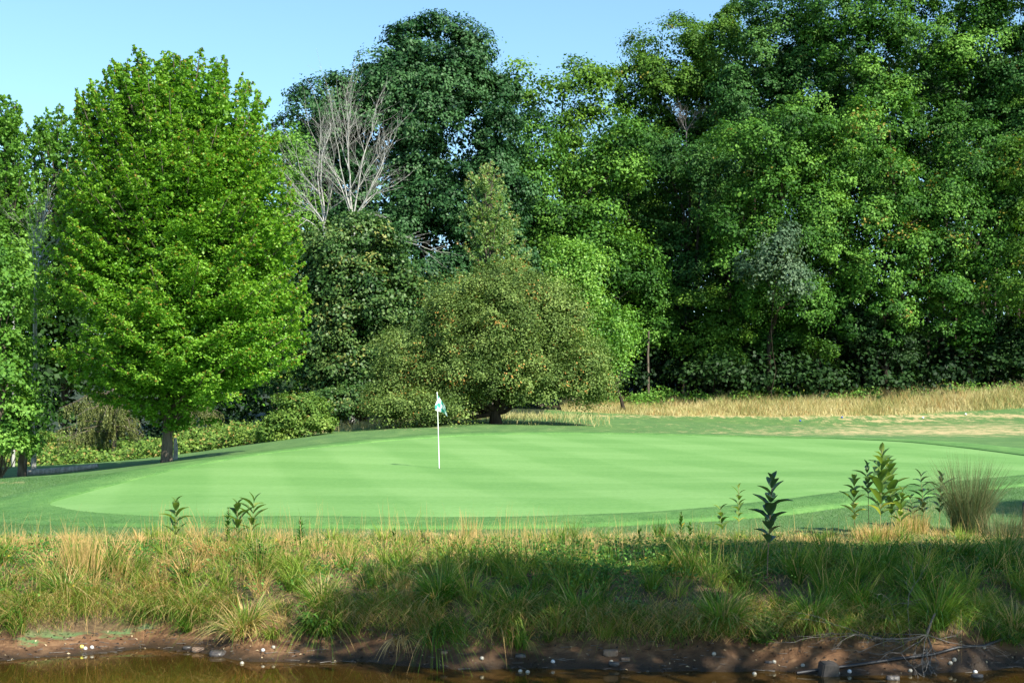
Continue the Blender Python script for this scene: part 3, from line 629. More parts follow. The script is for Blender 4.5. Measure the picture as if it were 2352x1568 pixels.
# shade trees behind the photographer
def over(fx, fy, h, rx, ry, rz):
    d = (h-.8)/math.tan(EL); return (fx+d*math.sin(AZ), fy-d*math.cos(AZ), h, rx, ry, rz)
lobes = [over(.5,14.9,7.6,1.7,1.2,1.1), over(5.1,15.9,8.8,2.1,1.5,1.5), over(3.3,17.9,9.8,2.1,.8,.8)]
lobes2 = [over(7.4,16.4,10.5,2.8,1.9,1.8), over(9.8,18.6,11.5,2.8,1.9,1.9), over(11.4,22.5,13.5,2.6,2.0,1.8), over(9.4,23.8,13.,1.3,1.,.8)]
def shade_tree(label, base, lobes, seed, cr=.9):
    rng = np.random.default_rng(seed); b = np.array([base[0],base[1],gz(*base)]); root = empty('shade_tree', b, label, 'tree')
    P,N,S,t,cen = crown_pts(lobes, cr, rng, dens=.8, leaf=.2, tufts=10, lpt=10, inner=.1, back=1.)
    leaves_mesh('crown', P,N,S,t,M['forest'],root,off=b,rng=rng)
    T = Tubes(); T.add(wpath(b-[0,0,.3],(b[0],b[1],lobes[0][2]+2),8,.01,rng), np.linspace(.35,.1,8), 10); T.build('trunk',M['bark'],root,b)
    B = Tubes()
    for c in cen[rng.choice(len(cen),20,replace=False)]: B.add(wpath((b[0],b[1],rng.uniform(7,12)),c,5,.04,rng),np.linspace(.1,.02,5),5)
    B.build('branches',M['bark'],root,b)
shade_tree('leafy tree on the near bank outside the frame shading the middle of the bank', (9.8,1.8), lobes, 201, .55)
shade_tree('taller leafy tree on the near bank outside the frame shading the right frame edge', (18.,1.8), lobes2, 202, .65)

# ------------------------------------------------------------------ undergrowth
def shrub(name, label, cat, base_px, Y, lobes, mat, cr=.35, leaf=.1, seed=1, dens=1., twigs=14, **kw):
    rng = np.random.default_rng(seed); bx = sx(base_px,Y); b = np.array([bx,Y,gz(bx,Y)]); root = empty(name,b,label,cat)
    P,N,S,t,cen = crown_pts(px_lobes(lobes,Y,.8),cr,rng,dens=dens,leaf=leaf,inner=.05,**kw)
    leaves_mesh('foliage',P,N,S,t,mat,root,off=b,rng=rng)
    B = Tubes()
    for c in cen[rng.choice(len(cen),min(twigs,len(cen)),replace=False)]: B.add(wpath(b-[0,0,.05],c,5,.06,rng),np.linspace(.03,.008,5),5)
    B.build('stems',M['bark'],root,b); return root
shrub('bush','rounded yellow green bush between the large maple and the apple tree','bush',685,68,[(690,955,58,42),(650,985,40,28),(730,975,25,25)],M['bramble'],.45,.13,301,autumn=.05)
shrub('bush','low bramble thicket beside the maple trunk on its right side','bush',500,73,[(500,1015,60,22),(560,1005,50,22),(450,1035,50,18),(600,1000,40,15)],M['bramble'],.35,.12,302,autumn=.15)
shrub('bush','tangled bramble with reddish leaves left of the maple trunk','bush',330,75,[(330,1050,60,18),(270,1045,40,22),(390,1052,40,14)],M['bramble'],.33,.11,303,autumn=.2)
shrub('bush','yellow green thicket under the trees at the far left edge','bush',90,76,[(110,1030,50,30),(60,1045,50,25),(10,1040,40,35),(160,1050,50,22)],M['bramble'],.38,.12,304,autumn=.2)
shrub('bush','dark leafed low shrub beneath the glossy mixed tree','bush',800,78,[(800,930,70,30),(860,930,40,30),(760,945,40,20)],M['mixed'],.5,.16,305,autumn=.1)
shrub('bush','light green sapling bush at the far left above the cart path','bush',0,50.5,[(0,985,50,40),(30,1010,40,25)],M['leftwood'],.4,.13,306)
# weeping spruce
def spruce(label, base_px, Y, x0, x1, y0, y1, seed, nl=26):
    rng = np.random.default_rng(seed); bx = sx(base_px,Y); b = np.array([bx,Y,gz(bx,Y)]); root = empty('spruce_tree',b,label,'tree')
    T = Tubes(); T.add(wpath(b,(bx,Y,sz(y0-60,Y)),6,.02,rng),np.linspace(.14,.06,6),8); T.build('trunk',M['bark'],root,b)
    B = Tubes(); P=[];N=[];TT=[];S=[]
    for q in range(nl):
        ez = sz(rng.uniform(y0,y1-35),Y); ex = sx(rng.uniform(x0,x1),Y); ey = Y+rng.uniform(-2.2,1.2)
        st = np.array([bx,Y,ez+rng.uniform(.3,1.2)]); e = np.array([ex,ey,ez]); pth = wpath(st,e,8,.03,rng); pth[:,2] += np.sin(np.linspace(0,math.pi,8))*.2; B.add(pth,np.linspace(.035,.01,8),5)
        for w in range(26):
            f = rng.uniform(.25,1)*7; i0 = min(6,int(f)); o = pth[i0]+(pth[i0+1]-pth[i0])*(f-i0); ln = rng.uniform(.3,.9)
            n = int(ln*46); tt = rng.random(n); dr = np.array([rng.normal(0,.15),rng.normal(0,.15),-1.])
            pp_ = o+dr*ln*tt[:,None]+rng.normal(0,.03,(n,3)); P.append(pp_); N.append(rng.normal(0,1,(n,3))+[0,-.8,.2]); TT.append(dr+rng.normal(0,.45,(n,3))); S.append(rng.uniform(.06,.12,n))
    P=np.concatenate(P); leaves_mesh('crown',P,np.concatenate(N),np.concatenate(S),np.clip(rng.normal(.45,.18,len(P)),0,.78),M['spruce'],root,off=b,rng=rng,T=np.concatenate(TT),ratio=.35)
    B.build('branches',M['bark'],root,b)
spruce('weeping spruce with drooping olive needles in the undergrowth left of the maple trunk',260,73,150,350,935,1050,311,34)
spruce('second weeping spruce close beside the maple trunk, its needles hanging behind it',440,76,380,520,930,1010,312,16)
# log
T = Tubes(); Q = np.array([(sx(a,52.5),52.5,sz(b_,52.5)) for a,b_ in [(42,1088),(90,1084),(140,1080),(190,1074),(225,1069)]]); T.add(Q,[.15,.14,.13,.11,.08],10)
o = T.build('fallen_log',M['barkpale'],None,Q[0]); o.location = Q[0]; tag(o,'pale fallen log lying along the undergrowth at the left behind the cart path','log')

# ------------------------------------------------------------------ grass
def blades(name, P, H, Wd, D, bend, tint, mat, parent=None, segs=3, off=(0,0,0), rng=R, stiff=1.5):
    n = len(P); t = np.linspace(0,1,segs+1)
    H = np.broadcast_to(H,(n,)); Wd = np.broadcast_to(Wd,(n,)); bend = np.broadcast_to(bend,(n,))
    D = np.asarray(D,float); D = D/(np.linalg.norm(D,axis=1,keepdims=True)+1e-9)
    a = rng.uniform(0,math.pi,n); side = np.stack([np.cos(a),np.sin(a)*.5,np.zeros(n)],1)
    side = nrm(side)
    up = (t[None]-bend[:,None]*.35*t[None]**2.2)*H[:,None]
    hz = bend[:,None]*H[:,None]*(.15*t[None]+.75*t[None]**stiff)
    # drooping tips for strongly bent blades
    up = up-np.maximum(0,bend[:,None]-.6)*H[:,None]*.55*t[None]**3
    cpt = P[:,None]-np.array(off)+np.concatenate([D[:,None]*hz[...,None], up[...,None]],-1)
    w = Wd[:,None]*.5*(1-t[None]**1.8*.96)*np.minimum(1,.6+t[None]*2)
    l = cpt-side[:,None]*w[...,None]; r_ = cpt+side[:,None]*w[...,None]
    V = np.stack([l,r_],2).reshape(-1,3); k = segs+1
    i, j = np.meshgrid(np.arange(n), np.arange(segs), indexing='ij'); b0 = i*k*2+j*2
    F = np.stack([b0,b0+1,b0+3,b0+2],-1).reshape(-1,4)
    return mesh_obj(name,V,F,mat,parent,{'tint':('FACE',np.repeat(tint,segs))})
def scatter(n, x0, x1, y0, y1, rng):
    x = rng.uniform(x0,x1,n); y = rng.uniform(y0,y1,n); return x, y
def infr(x, y, m=60): p_ = x/np.maximum(y,.1)*FP+HX; return (p_ > -m) & (p_ < 2352+m)
rng = np.random.default_rng(400)
# short lawn blades in front and at the left
x, y = scatter(900000, -17, 12, 18.3, 40, rng)
f = infr(x,y,250) & ~in_green(x,y,.02) & (rng.random(len(x)) < np.clip(1.5*(22/y)**2.,0,1)) & (pxv.min()<1e9)
f &= ~((y>34)&(x>-6))
x, y = x[f], y[f]; zz = ground(x,y); n = len(x)
nz = bump(x,y,.7,2)*.5+bump(x,y,3.,5)*.4
dryp = np.clip(1-np.abs(y-20.3-.5*bump(x,y,.8,1))/1.4,0,1)*.75
dryp = np.maximum(dryp, np.clip(1-np.abs(y-23.8)/1.3,0,1)*(x>6.3)*.6)
t = np.where(rng.random(n) < dryp*.75, rng.uniform(.84,1,n), np.clip(.42+.14*nz+rng.normal(0,.13,n),0,.78))
h = np.where(in_green(x,y,1.5), .018, .032)*rng.uniform(.6,1.4,n)*(1+.9*dryp); h = h+np.where(in_green(x,y,1.5),.05,0)*0
zz = zz+np.where(in_green(x,y,1.5),.05,0)
a = rng.uniform(0,2*math.pi,n)
tag(blades('lawn_grass', np.stack([x,y,zz],1), h, .006*(y/22), np.stack([np.cos(a),np.sin(a)],1), rng.uniform(.3,1.1,n), t, M['lawnblade'], segs=1, rng=rng), 'short mown grass around the putting green', 'grass', kind='stuff')
# bank grass: tufts fanning out plus a short understory
x, y = scatter(165000, -9.5, 12, 14.6, 20.9, rng); s = y-shore(x); lf = np.clip((-x-1)/4,0,1); toe = .40+.38*lf+.12*np.sin(x*2.3)+.08*np.sin(x*5.1)
f = infr(x,y,550) & (s > toe) & (rng.random(len(x)) < np.where(y>19,np.clip((20.9-y)/1.9,.1,.8),.8)); x,y,s,toe = x[f],y[f],s[f],toe[f]; n = len(x)
mixn = bump(x,y,.55,3)*.5+bump(x,y,2.3,7)*.5
t = np.clip(.36+.18*mixn+rng.normal(0,.15,n),0,.78); t = np.where(rng.random(n) < .26+.30*(s>2.5)+.2*(bump(x,y,1.7,12)>.2), rng.uniform(.82,1,n), t)
tag(blades('bank_understory', np.stack([x,y,ground(x,y)],1), rng.uniform(.04,.13,n), rng.uniform(.004,.010,n), rng.normal(0,1,(n,2)), rng.uniform(.4,1.4,n), t, M['bank'], segs=2, rng=rng), 'short matted green and straw grass lying on the bank', 'grass', kind='stuff')
nc = 2500
cx_, cy_ = scatter(nc, -9.5, 12, 14.8, 20.2, rng); s = cy_-shore(cx_); lf = np.clip((-cx_-1)/4,0,1); toe = .40+.38*lf+.12*np.sin(cx_*2.3)+.08*np.sin(cx_*5.1)
right = (cx_ > 1.0)
lip = s > 2.55+.35*bump(cx_,cy_,1.3,41)
pk = np.where(lip, .26, 1.)*np.where(right & (cy_ > 17.0), .8, 1.)*np.clip(.75+.5*bump(cx_,cy_,1.1,9),.2,1)
f = infr(cx_,cy_,550) & (s > toe-.05) & (rng.random(nc) < pk); cx_,cy_,s,toe,right,lip = cx_[f],cy_[f],s[f],toe[f],right[f],lip[f]; nc = len(cx_)
kind_ = rng.random(nc)+.25*bump(cx_,cy_,.8,31)+np.where(cx_<0,.13,-.06)+.15*lip
hh = rng.uniform(.16,.60,nc)*np.where(lip,.55,1)*(1+.25*bump(cx_,cy_,.9,33))
per = 70; edge = np.clip((s-toe)/.7,0,1)
a = rng.uniform(0,2*math.pi,(nc,per)); r_ = rng.random((nc,per))**.6*rng.uniform(.04,.13,(nc,1))
x = (cx_[:,None]+np.cos(a)*r_).ravel(); y = (cy_[:,None]+np.sin(a)*r_).ravel(); n = len(x)
base_t = np.where(kind_>1.0,.93,np.where(kind_>.55,.66,np.where(kind_>.22,.46,.28)))[:,None]
t = base_t+rng.normal(0,.09,(nc,per)); t = np.where(base_t<.8,np.clip(t,0,.78),np.clip(t,.84,1)); t = np.where(rng.random((nc,per))<.10,rng.uniform(.84,1,(nc,per)),t)
D = np.stack([np.cos(a)+rng.normal(0,.35,(nc,per))+rng.normal(0,.3,(nc,1)), np.sin(a)+rng.normal(0,.35,(nc,per))-1.3*(1-edge)[:,None]-.7*(~lip)[:,None]],-1).reshape(-1,2)
bd = rng.uniform(.15,1.35,(nc,per))*rng.uniform(.5,1.25,(nc,1))+.35*(1-edge)[:,None]+.22*(~lip)[:,None]
wd = rng.uniform(.003,.013,(nc,1))*rng.uniform(.7,1.2,(nc,per))
tag(blades('bank_grass', np.stack([x,y,ground(x,y)-.01],1), (hh[:,None]*rng.uniform(.45,1.2,(nc,per))).ravel(), wd.ravel(), D, bd.ravel(), t.ravel(), M['bank'], segs=5, rng=rng), 'unmown green and straw coloured grass tufts covering the pond bank', 'grass', kind='stuff')
# thin seed stalks
x, y = scatter(5200, -7, 8.5, 15.8, 20.4, rng); f = infr(x,y)&(bump(x,y,1.3,15) > .0)&(rng.random(len(x))<.8); x,y = x[f],y[f]; n=len(x); zz=ground(x,y)
h = rng.uniform(.28,.62,n)*np.where((x>1)&(y>17.5),.7,1)
tag(blades('seed_stalks', np.stack([x,y,zz],1), h, rng.uniform(.003,.006,n), rng.normal(0,1,(n,2)), rng.uniform(.05,.4,n), np.where(rng.random(n)<.75,rng.uniform(.84,1,n),.6), M['bank'], segs=4, rng=rng), 'thin dry seed stalks rising from the bank grass', 'grass', kind='stuff')
# hanging dead straw at the toe
x = rng.uniform(-7,8.5,15000); lf = np.clip((-x-1)/4,0,1); toe = .55+.35*lf+.12*np.sin(x*2.3)+.08*np.sin(x*5.1)
keep = bump(x,x*.3,1.6,21) > -.25; x = x[keep]; toe=toe[keep]; y = shore(x)+toe+rng.uniform(-.05,.35,len(x)); zz = ground(x,y)+rng.uniform(0,.1,len(x)); n=len(x)
D = np.stack([rng.normal(0,.8,n), -np.abs(rng.normal(1,.4,n))],1)
tag(blades('dead_straw', np.stack([x,y,zz],1), rng.uniform(.14,.46,n), rng.uniform(.003,.008,n), D, rng.uniform(.8,1.5,n), np.where(rng.random(n)<.45,rng.uniform(.84,1,n),rng.uniform(.3,.75,n)), M['bank'], segs=4, rng=rng, stiff=1.1), 'dead straw hanging over the mud at the foot of the bank', 'grass', kind='stuff')
# tall dry band before the wood
x = rng.uniform(3,52,90000); y = rng.uniform(105.5,114,90000); pq = x/y*FP+HX; f = (pq>1290)&(pq<2500)&(rng.random(len(x)) < np.clip(.62+.4*bump(x,y,.5,3),.15,1)); x,y = x[f],y[f]; n=len(x); zz=ground(x,y)
edge = np.clip((y-105.5-1.2*bump(x,y,.25,8))/1.5,0,1); f = edge > .05; x,y,zz,edge = x[f],y[f],zz[f],edge[f]; n=len(x)
t = np.where(rng.random(n)<.10+.15*(bump(x,y,.4,4)>.5), .86, np.clip(.47+.26*bump(x,y,.5,6)+.1*bump(x,y,2.,2)+rng.normal(0,.13,n),0,.78))
tag(blades('tall_dry_grass', np.stack([x,y,zz],1), rng.uniform(.5,1.5,n)*edge*(.85+.35*bump(x,y,.35,17)+.2*bump(x,y,1.3,18))*np.interp(x/y*FP+HX,[1300,1900,2352],[.75,1,1.35]), rng.uniform(.02,.045,n), rng.normal(0,1,(n,2)), rng.uniform(.2,.9,n), t, M['dry'], segs=2, rng=rng), 'tall pale dry grass in a band before the right hand wood', 'grass', kind='stuff')
x, y = scatter(14000,-12,7,66,84,rng); pq = x/y*FP+HX; f=(pq>620)&(rng.random(len(x))<np.clip((1420-pq)/260,0,1)*np.clip((y-69.5-3.5*bump(x,y,.4,1))/4,0,.8)); x,y=x[f],y[f]; n=len(x)
tag(blades('rough_dry_grass', np.stack([x,y,ground(x,y)],1), rng.uniform(.15,.5,n), .025, rng.normal(0,1,(n,2)), rng.uniform(.2,.9,n), np.clip(rng.normal(.45,.2,n),0,1), M['dry'], segs=2, rng=rng), 'dry rough grass around the foot of the apple tree', 'grass', kind='stuff')
# green weeds along the wood edge and in the undergrowth
def weedmass(name, label, pxr, Yr, n, hr, leaf, mat, seed, au=.0):
    rng = np.random.default_rng(seed); y = rng.uniform(*Yr,n); px = rng.uniform(*pxr,n); x = sx(px,y); k = bump(x,y,.6,seed); f = rng.random(n) < np.clip(.5+.6*k,.05,1); f &= (y-shore(x) > 1.25)|(y<13); x,y,k = x[f],y[f],k[f]; n = len(x); zz = ground(x,y)
    h = (hr[0]+(hr[1]-hr[0])*np.clip(.45+.45*bump(x,y,.55,seed+2)+.3*bump(x,y,1.9,seed+5),0,1)**1.3); per = 12
    P = np.stack([x,y,zz],1)[:,None]+np.stack([rng.normal(0,.18,(n,per)),rng.normal(0,.18,(n,per)),rng.random((n,per))*h[:,None]],-1)
    P = P.reshape(-1,3); m_ = len(P); t = np.clip(rng.normal(.45,.17,m_),0,.78); t = np.where(rng.random(m_)<au,.9,t)
    tag(leaves_mesh(name,P,rng.normal(0,.6,(m_,3))+[0,-.5,.8],leaf*rng.uniform(.6,1.4,m_),t,mat,None,rng=rng), label,'weeds',kind='stuff')
weedmass('wood_edge_weeds','low green weeds and brambles between the tall dry grass and the wood',(1380,2500),(111,114),2600,(.7,2.1),.20,M['leftwood'],501,.03)
weedmass('undergrowth','mixed undergrowth of brambles beneath the trees at the left',(-100,640),(69,78),4200,(.1,1.9),.17,M['bramble'],502,.08)
weedmass('bank_weeds','small leafy weeds mixed into the bank grass',(-40,2400),(15.6,18.8),3000,(.06,.34),.036,M['weed'],503,.02)
weedmass('creeping_plants','low creeping green plants on the shaded right of the bank',(1250,2400),(16.2,18.6),2600,(.03,.18),.036,M['weed'],504,.0)

# sedge tussocks: each a thing
def tussock(name, label, px, py, n, h, w, mat, seed, bend=(.4,1.5), au=.1, grp=None, tm=.42, lean=(0,-.2), rad=.12, cat='grass clump'):
    rng = np.random.default_rng(seed); X_,Y_,Z_ = onground(px,py); a = rng.uniform(0,2*math.pi,n); r_ = rng.random(n)**.6*rad
    P = np.stack([X_+np.cos(a)*r_, Y_+np.sin(a)*r_, np.zeros(n)],1); P[:,2] = ground(P[:,0],P[:,1])-.02
    D = np.stack([np.cos(a)+rng.normal(0,.5,n)+lean[0], np.sin(a)+rng.normal(0,.5,n)+lean[1]],1)
    t = np.where(rng.random(n)<au, rng.uniform(.84,1,n), np.clip(rng.normal(tm,.14,n),0,.78))
    o = blades(name,P,h*rng.uniform(.55,1.1,n),1.45*w*rng.uniform(.6,1.3,n),D,rng.uniform(*bend,n),t,mat,segs=6,off=(X_,Y_,Z_),rng=rng)
    o.location = (X_,Y_,Z_); tag(o,label,cat,grp); return o
G = 'sedge tussocks along the pond bank'
for k,(px,py,n,h,w,lab,au,tm) in enumerate([
  (1010,1385,420,.62,.008,'green sedge tussock right of the broad leaved plant above the mud',.15,.40),
  (560,1455,420,.50,.008,'straw yellow sedge tussock flopping over the mud at the left',.62,.6),
  (440,1410,300,.50,.008,'light green sedge tussock just left of the flopping straw tussock',.25,.62),
  (150,1370,320,.55,.007,'tall yellowish grass tussock near the left frame edge',.35,.5),
  (1330,1420,360,.48,.009,'arching sedge tussock at the middle of the bank above a bare mud face',.18,.5),
  (1660,1440,460,.55,.009,'wide sunlit sedge tussock right of the middle with arching yellow green blades',.28,.6),
  (1870,1440,460,.52,.008,'long bladed dark green sedge tussock in the shade behind the dead branch',.06,.5),
  (2150,1430,420,.60,.008,'bright green sedge tussock rising behind the upright dead branch',.05,.56),
  (2010,1430,300,.45,.008,'smaller sedge tussock between the two large shaded tussocks',.12,.45),
  (2330,1450,340,.50,.007,'brownish grass tussock at the right frame edge above the pipe',.35,.4),
  (740,1400,340,.50,.008,'dense sedge tussock above the broad leaved plant on the mud',.30,.55),
  (1190,1410,320,.45,.008,'low dark tussock left of the middle overhanging the mud face',.15,.35)]):
    tussock('sedge_tussock',lab,px,py,n,h,w,M['sedge'],600+k,au=au,grp=G,tm=tm)
tussock('ornamental_grass','large upright clump of grey green grass with feathery tips near the right frame edge',2225,1225,1300,1.22,.0034,M['rushdark'],620,bend=(.05,.7),au=.10,rad=.22,lean=(0,0))
tussock('reddish_grass','tall clump of orange brown seed grass at the left of the bank',185,1330,420,.66,.0045,M['bank'],621,bend=(.05,.35),au=.75,rad=.22,lean=(0,0))
tussock('stalk_clump','thin clump of tall straw stalks standing against the putting green near the middle',1080,1240,70,.45,.004,M['bank'],622,bend=(.05,.3),au=.95,rad=.15)
tussock('straw_clump','straw clump with fallen pale stems on top of the bank near the middle',1060,1262,260,.28,.006,M['bank'],623,bend=(.4,1.4),au=.95,rad=.12)
tussock('golden_clump','low golden grass around the milkweed stems on the right',2010,1240,500,.30,.005,M['bank'],624,bend=(.1,.8),au=.8,rad=.3)
tussock('golden_clump','narrow golden grass clump at the right side of the tallest milkweed',2095,1225,400,.42,.004,M['bank'],625,bend=(.05,.5),au=.8,rad=.22)
tussock('grass_clump','green grass mound at the base of the large feathery clump',2190,1285,700,.42,.006,M['bank'],626,bend=(.4,1.4),au=.1,rad=.28,tm=.35)
tussock('grass_clump','loose thin grass at the right frame edge beside the dark post',2310,1235,400,.5,.0035,M['rushdark'],627,bend=(.1,.7),au=.2,rad=.35)

# milkweed
def leafstrip(V, F, T_, base, d, up, L, W, droop, tint):
    d = nrm(np.array(d,float)); side = nrm(np.cross(d, up)); upn = np.cross(side, d); k = 5; b0 = len(V)
    for i_ in range(k):
        t = i_/(k-1); w = W*.5*math.sin(math.pi*min(.97,max(.05,t*.93+.04)))**.75; c = base+d*L*t+upn*(L*.10*math.sin(t*math.pi))-np.array([0,0,1.])*droop*L*t*t
        V += [c-side*w+upn*w*.45, c, c+side*w+upn*w*.45]
    for i_ in range(k-1):
        a = b0+i_*3; F += [[a,a+1,a+4,a+3],[a+1,a+2,a+5,a+4]]; T_ += [tint,tint]
def milkweed(label, px, py, h, seed, mat='milk', stem='stem', L=.14, W=.055, bare=.25, lean=0., pairs=None, up=.55, group='milkweed plants on the bank', tm=.48, gold=.12, name='milkweed'):
    rng = np.random.default_rng(seed); X_,Y_,Z_ = onground(px,py); root = empty(name,(X_,Y_,Z_),label,'plant',group)
    L *= 1.62; W *= 2.0
    k = 8; sp = np.stack([lean*h*np.linspace(0,1,k)**1.5+rng.normal(0,.006,k)*np.linspace(0,1,k), rng.normal(0,.01,k)*np.linspace(0,1,k), np.linspace(-.03,h,k)],1)
    T = Tubes(); T.add(sp, np.linspace(.0065,.0035,k), 6); T.build('stem',M[stem],root)
    V=[];F=[];T_=[]; pairs = pairs or int(h*(1-bare)/.075)
    for q in range(pairs):
        t = bare+(1-bare)*(q+.3)/pairs; c = np.array([np.interp(t*h,sp[:,2],sp[:,j_]) for j_ in range(3)]); a0 = (q%2)*math.pi/2+rng.uniform(-.6,.6)+.3+q*.25
        sc = np.interp(t,[bare,bare+.25,.75,1],[.75,1,.9,.4])
        for a in (a0,a0+math.pi):
            e = up+rng.normal(0,.12)+max(0,t-.8)*3; d = np.array([math.cos(a)*math.cos(e),math.sin(a)*math.cos(e),math.sin(e)])
            leafstrip(V,F,T_,c,d,np.array([0,0,1.]),L*sc*rng.uniform(.8,1.15),W*sc*rng.uniform(.85,1.1),rng.uniform(-.15,.2),.9 if rng.random()<gold and t<.5 else float(np.clip(rng.normal(tm,.14),0,.78)))
    mesh_obj('leaves',np.array(V),F,M[mat],root,{'tint':('FACE',np.array(T_))},smooth=True); return root
milkweed('lone milkweed in front of the left end of the putting green',404,1262,.66,701,L=.17)
milkweed('left stem of the milkweed pair standing right of the lone left milkweed',548,1255,.60,702,L=.17,lean=-.05)
milkweed('right stem of the milkweed pair at the left of the bank, its tip slightly higher',578,1250,.63,703,L=.18,lean=.06)
milkweed('short greyish milkweed leaning left, leftmost of the plants right of the middle',1660,1240,.48,704,L=.12,lean=-.08)
milkweed('upright yellow green milkweed before the edge of the green, left of the dark milkweed',1697,1232,.74,705,L=.11,W=.035,gold=.2,tm=.6)
milkweed('tall dark broad leaved milkweed with a bare pink stem alone on the shaded bank',1762,1338,1.20,706,'milkdark','pinkstem',L=.17,W=.075,bare=.36,lean=.05)
milkweed('yellow green milkweed left of the tallest milkweed group',1962,1232,.86,707,L=.15,W=.06,gold=.5,tm=.62)
milkweed('tallest milkweed with large gold green leaves at the right of the bank',2022,1238,1.26,708,L=.20,W=.075,gold=.15,tm=.5,lean=.02)
milkweed('slightly shorter milkweed stem just right of the tallest milkweed',2048,1228,1.10,709,L=.19,W=.07,gold=.12,tm=.45,lean=-.04)
milkweed('thin dark milkweed stem just left of the tallest milkweed',1996,1226,1.02,710,'milkdark',L=.14,W=.05,bare=.55,lean=-.03)
milkweed('left stem of the dark blue green milkweed group beside the feathery grass',2122,1212,.82,711,'milkdark',L=.17,W=.05,lean=-.06,up=.3)
milkweed('right stem of the dark blue green milkweed group touching the feathery grass',2158,1210,.80,712,'milkdark',L=.17,W=.05,lean=.03,up=.35)
milkweed('leaning milkweed stem at the right of the tallest milkweed, shorter and yellower',2066,1232,.70,714,L=.15,W=.06,gold=.3,tm=.6,lean=.06)
milkweed('low stem at the foot of the dark blue green milkweed group, left side',2100,1214,.50,713,'milkdark',L=.15,W=.045,lean=-.12,up=.2)
GW = 'slender leafy weed stalks on the bank'
for k,(px,py,h,lab) in enumerate([(524,1262,.55,'pale feathery weed stalk left of the milkweed pair'),(690,1262,.40,'leafy spire weed right of the milkweed pair'),(1290,1262,.20,'short leafy weed near the middle top of the bank'),(1470,1262,.28,'slim weed stalk right of the middle top of the bank'),
   (1565,1235,.35,'dark wispy weed stalk against the edge of the green'),(1585,1240,.24,'light tipped weed beside the wispy stalk'),(1620,1320,.34,'yellowing weed in the shade below the leaning milkweed'),(1535,1330,.30,'weed with one golden lower leaf on the shaded bank'),(1795,1300,.2,'small weed right of the lone dark milkweed'),(905,1255,.22,'small weed on the top of the bank right of the spire weed'),(2130,1300,.3,'dark leafy weed below the feathery grass'),(2250,1330,.30,'thin dark weed on the shaded right bank')]):
    milkweed(lab,px,py,h,720+k,'weed',L=.065,W=.016,bare=.1,pairs=int(h/.028),up=.7,group=GW,tm=.45,gold=.3 if 'gold' in lab or 'yellow' in lab else .03,name='weed_stalk')
def leafclump(label, px, py, r, n, L, seed, mat='weed', W=.4):
    rng = np.random.default_rng(seed); X_,Y_,Z_ = onground(px,py); root = empty('leafy_plant',(X_,Y_,Z_),label,'plant'); V=[];F=[];T_=[]; T=Tubes()
    for q in range(n):
        a = rng.uniform(0,2*math.pi); el = rng.uniform(.2,1.4); e = np.array([math.cos(a)*math.cos(el),math.sin(a)*math.cos(el),math.sin(el)])*r*rng.uniform(.4,1.1); T.add(np.array([[0,0,0],e*.5+[0,0,.03],e]),[.004,.003,.002],4)
        for w in range(7):
            f = rng.uniform(.3,1); aa = rng.uniform(0,2*math.pi); leafstrip(V,F,T_,e*f,np.array([math.cos(aa),math.sin(aa),rng.uniform(-.2,.6)]),np.array([0,0,1.]),L*rng.uniform(.6,1.2),L*W,rng.uniform(0,.5),float(np.clip(rng.normal(.45,.15),0,.78)))
    T.build('stems',M['stem'],root); mesh_obj('leaves',np.array(V),F,M[mat],root,{'tint':('FACE',np.array(T_))},smooth=True)
for k,(px_,py_,r_c,n_c) in enumerate([(980,1250,.16,26),(1140,1252,.14,22),(1400,1262,.14,22),(760,1262,.15,24),(330,1300,.16,24),(1880,1275,.16,26),(1230,1300,.2,30),(860,1330,.22,36),(1560,1290,.18,30)]):
    leafclump(['leafy weed tuft on the bank top below the straw stalks','small leafy weed tuft right of the straw stalks','leafy tuft at the bank top right of centre','leafy tuft just right of the leafy spire weed','small green tuft at the left between reddish grass and lone milkweed','small leafy tuft in shade left of the tallest milkweed','leafy mound at the centre where the shade begins','leafy mound in the sun left of centre on the slope','leafy tuft below the wispy stalk'][k],px_,py_,r_c,n_c,.045,780+k,'weed',.3)
leafclump('broad leaved green plant rooted at the mud edge left of the middle',715,1462,.36,34,.10,760)
leafclump('dense dark leafy plant under the milkweed pair at the left',590,1305,.36,60,.07,761)
leafclump('leafy green plant in the middle of the shaded right bank',1700,1345,.38,60,.06,762)
leafclump('green leafy sprawl at the foot of the sunlit tussock near the mud',1750,1480,.36,60,.06,763)
leafclump('leafy plant at the base of the feathery grass on the right',2110,1290,.28,40,.08,764)
leafclump('dark green leafy plant above the bare mud face in the middle',1440,1430,.30,50,.07,765)
leafclump('small leafy plant on the left bank under the lone milkweed',420,1345,.34,40,.08,766)

# litter on the mud
x = rng.uniform(-7,8,1500); y = shore(x)+rng.uniform(-.05,.75,1500)**1.0; n = len(x)
tag(leaves_mesh('mud_debris', np.stack([x,y,np.maximum(ground(x,y),0)+.006],1), rng.normal(0,.45,(n,3))+[0,-.3,1.], rng.uniform(.008,.05,n), np.where(rng.random(n)<.2,rng.uniform(.84,1,n),rng.uniform(0,.35,n)), M['litter'], None, rng=rng, ratio=.45), 'scraps of leaf, twig and stone scattered on the wet mud', 'debris', kind='stuff')
x = rng.uniform(-7,8,420); y = shore(x)+rng.uniform(-.1,.7,420); n = len(x); a = rng.uniform(0,2*math.pi,n)
T = Tubes()
for q in range(n):
    L_ = rng.uniform(.03,.16); z_ = max(0,gz(x[q],y[q]))+.006
    T.add([(x[q],y[q],z_),(x[q]+math.cos(a[q])*L_,y[q]+math.sin(a[q])*L_*.5,z_+.01)],[.003,.002],4)
tag(T.build('mud_twigs',M['deadwood']),'small broken twigs lying on the mud','twigs',kind='stuff')
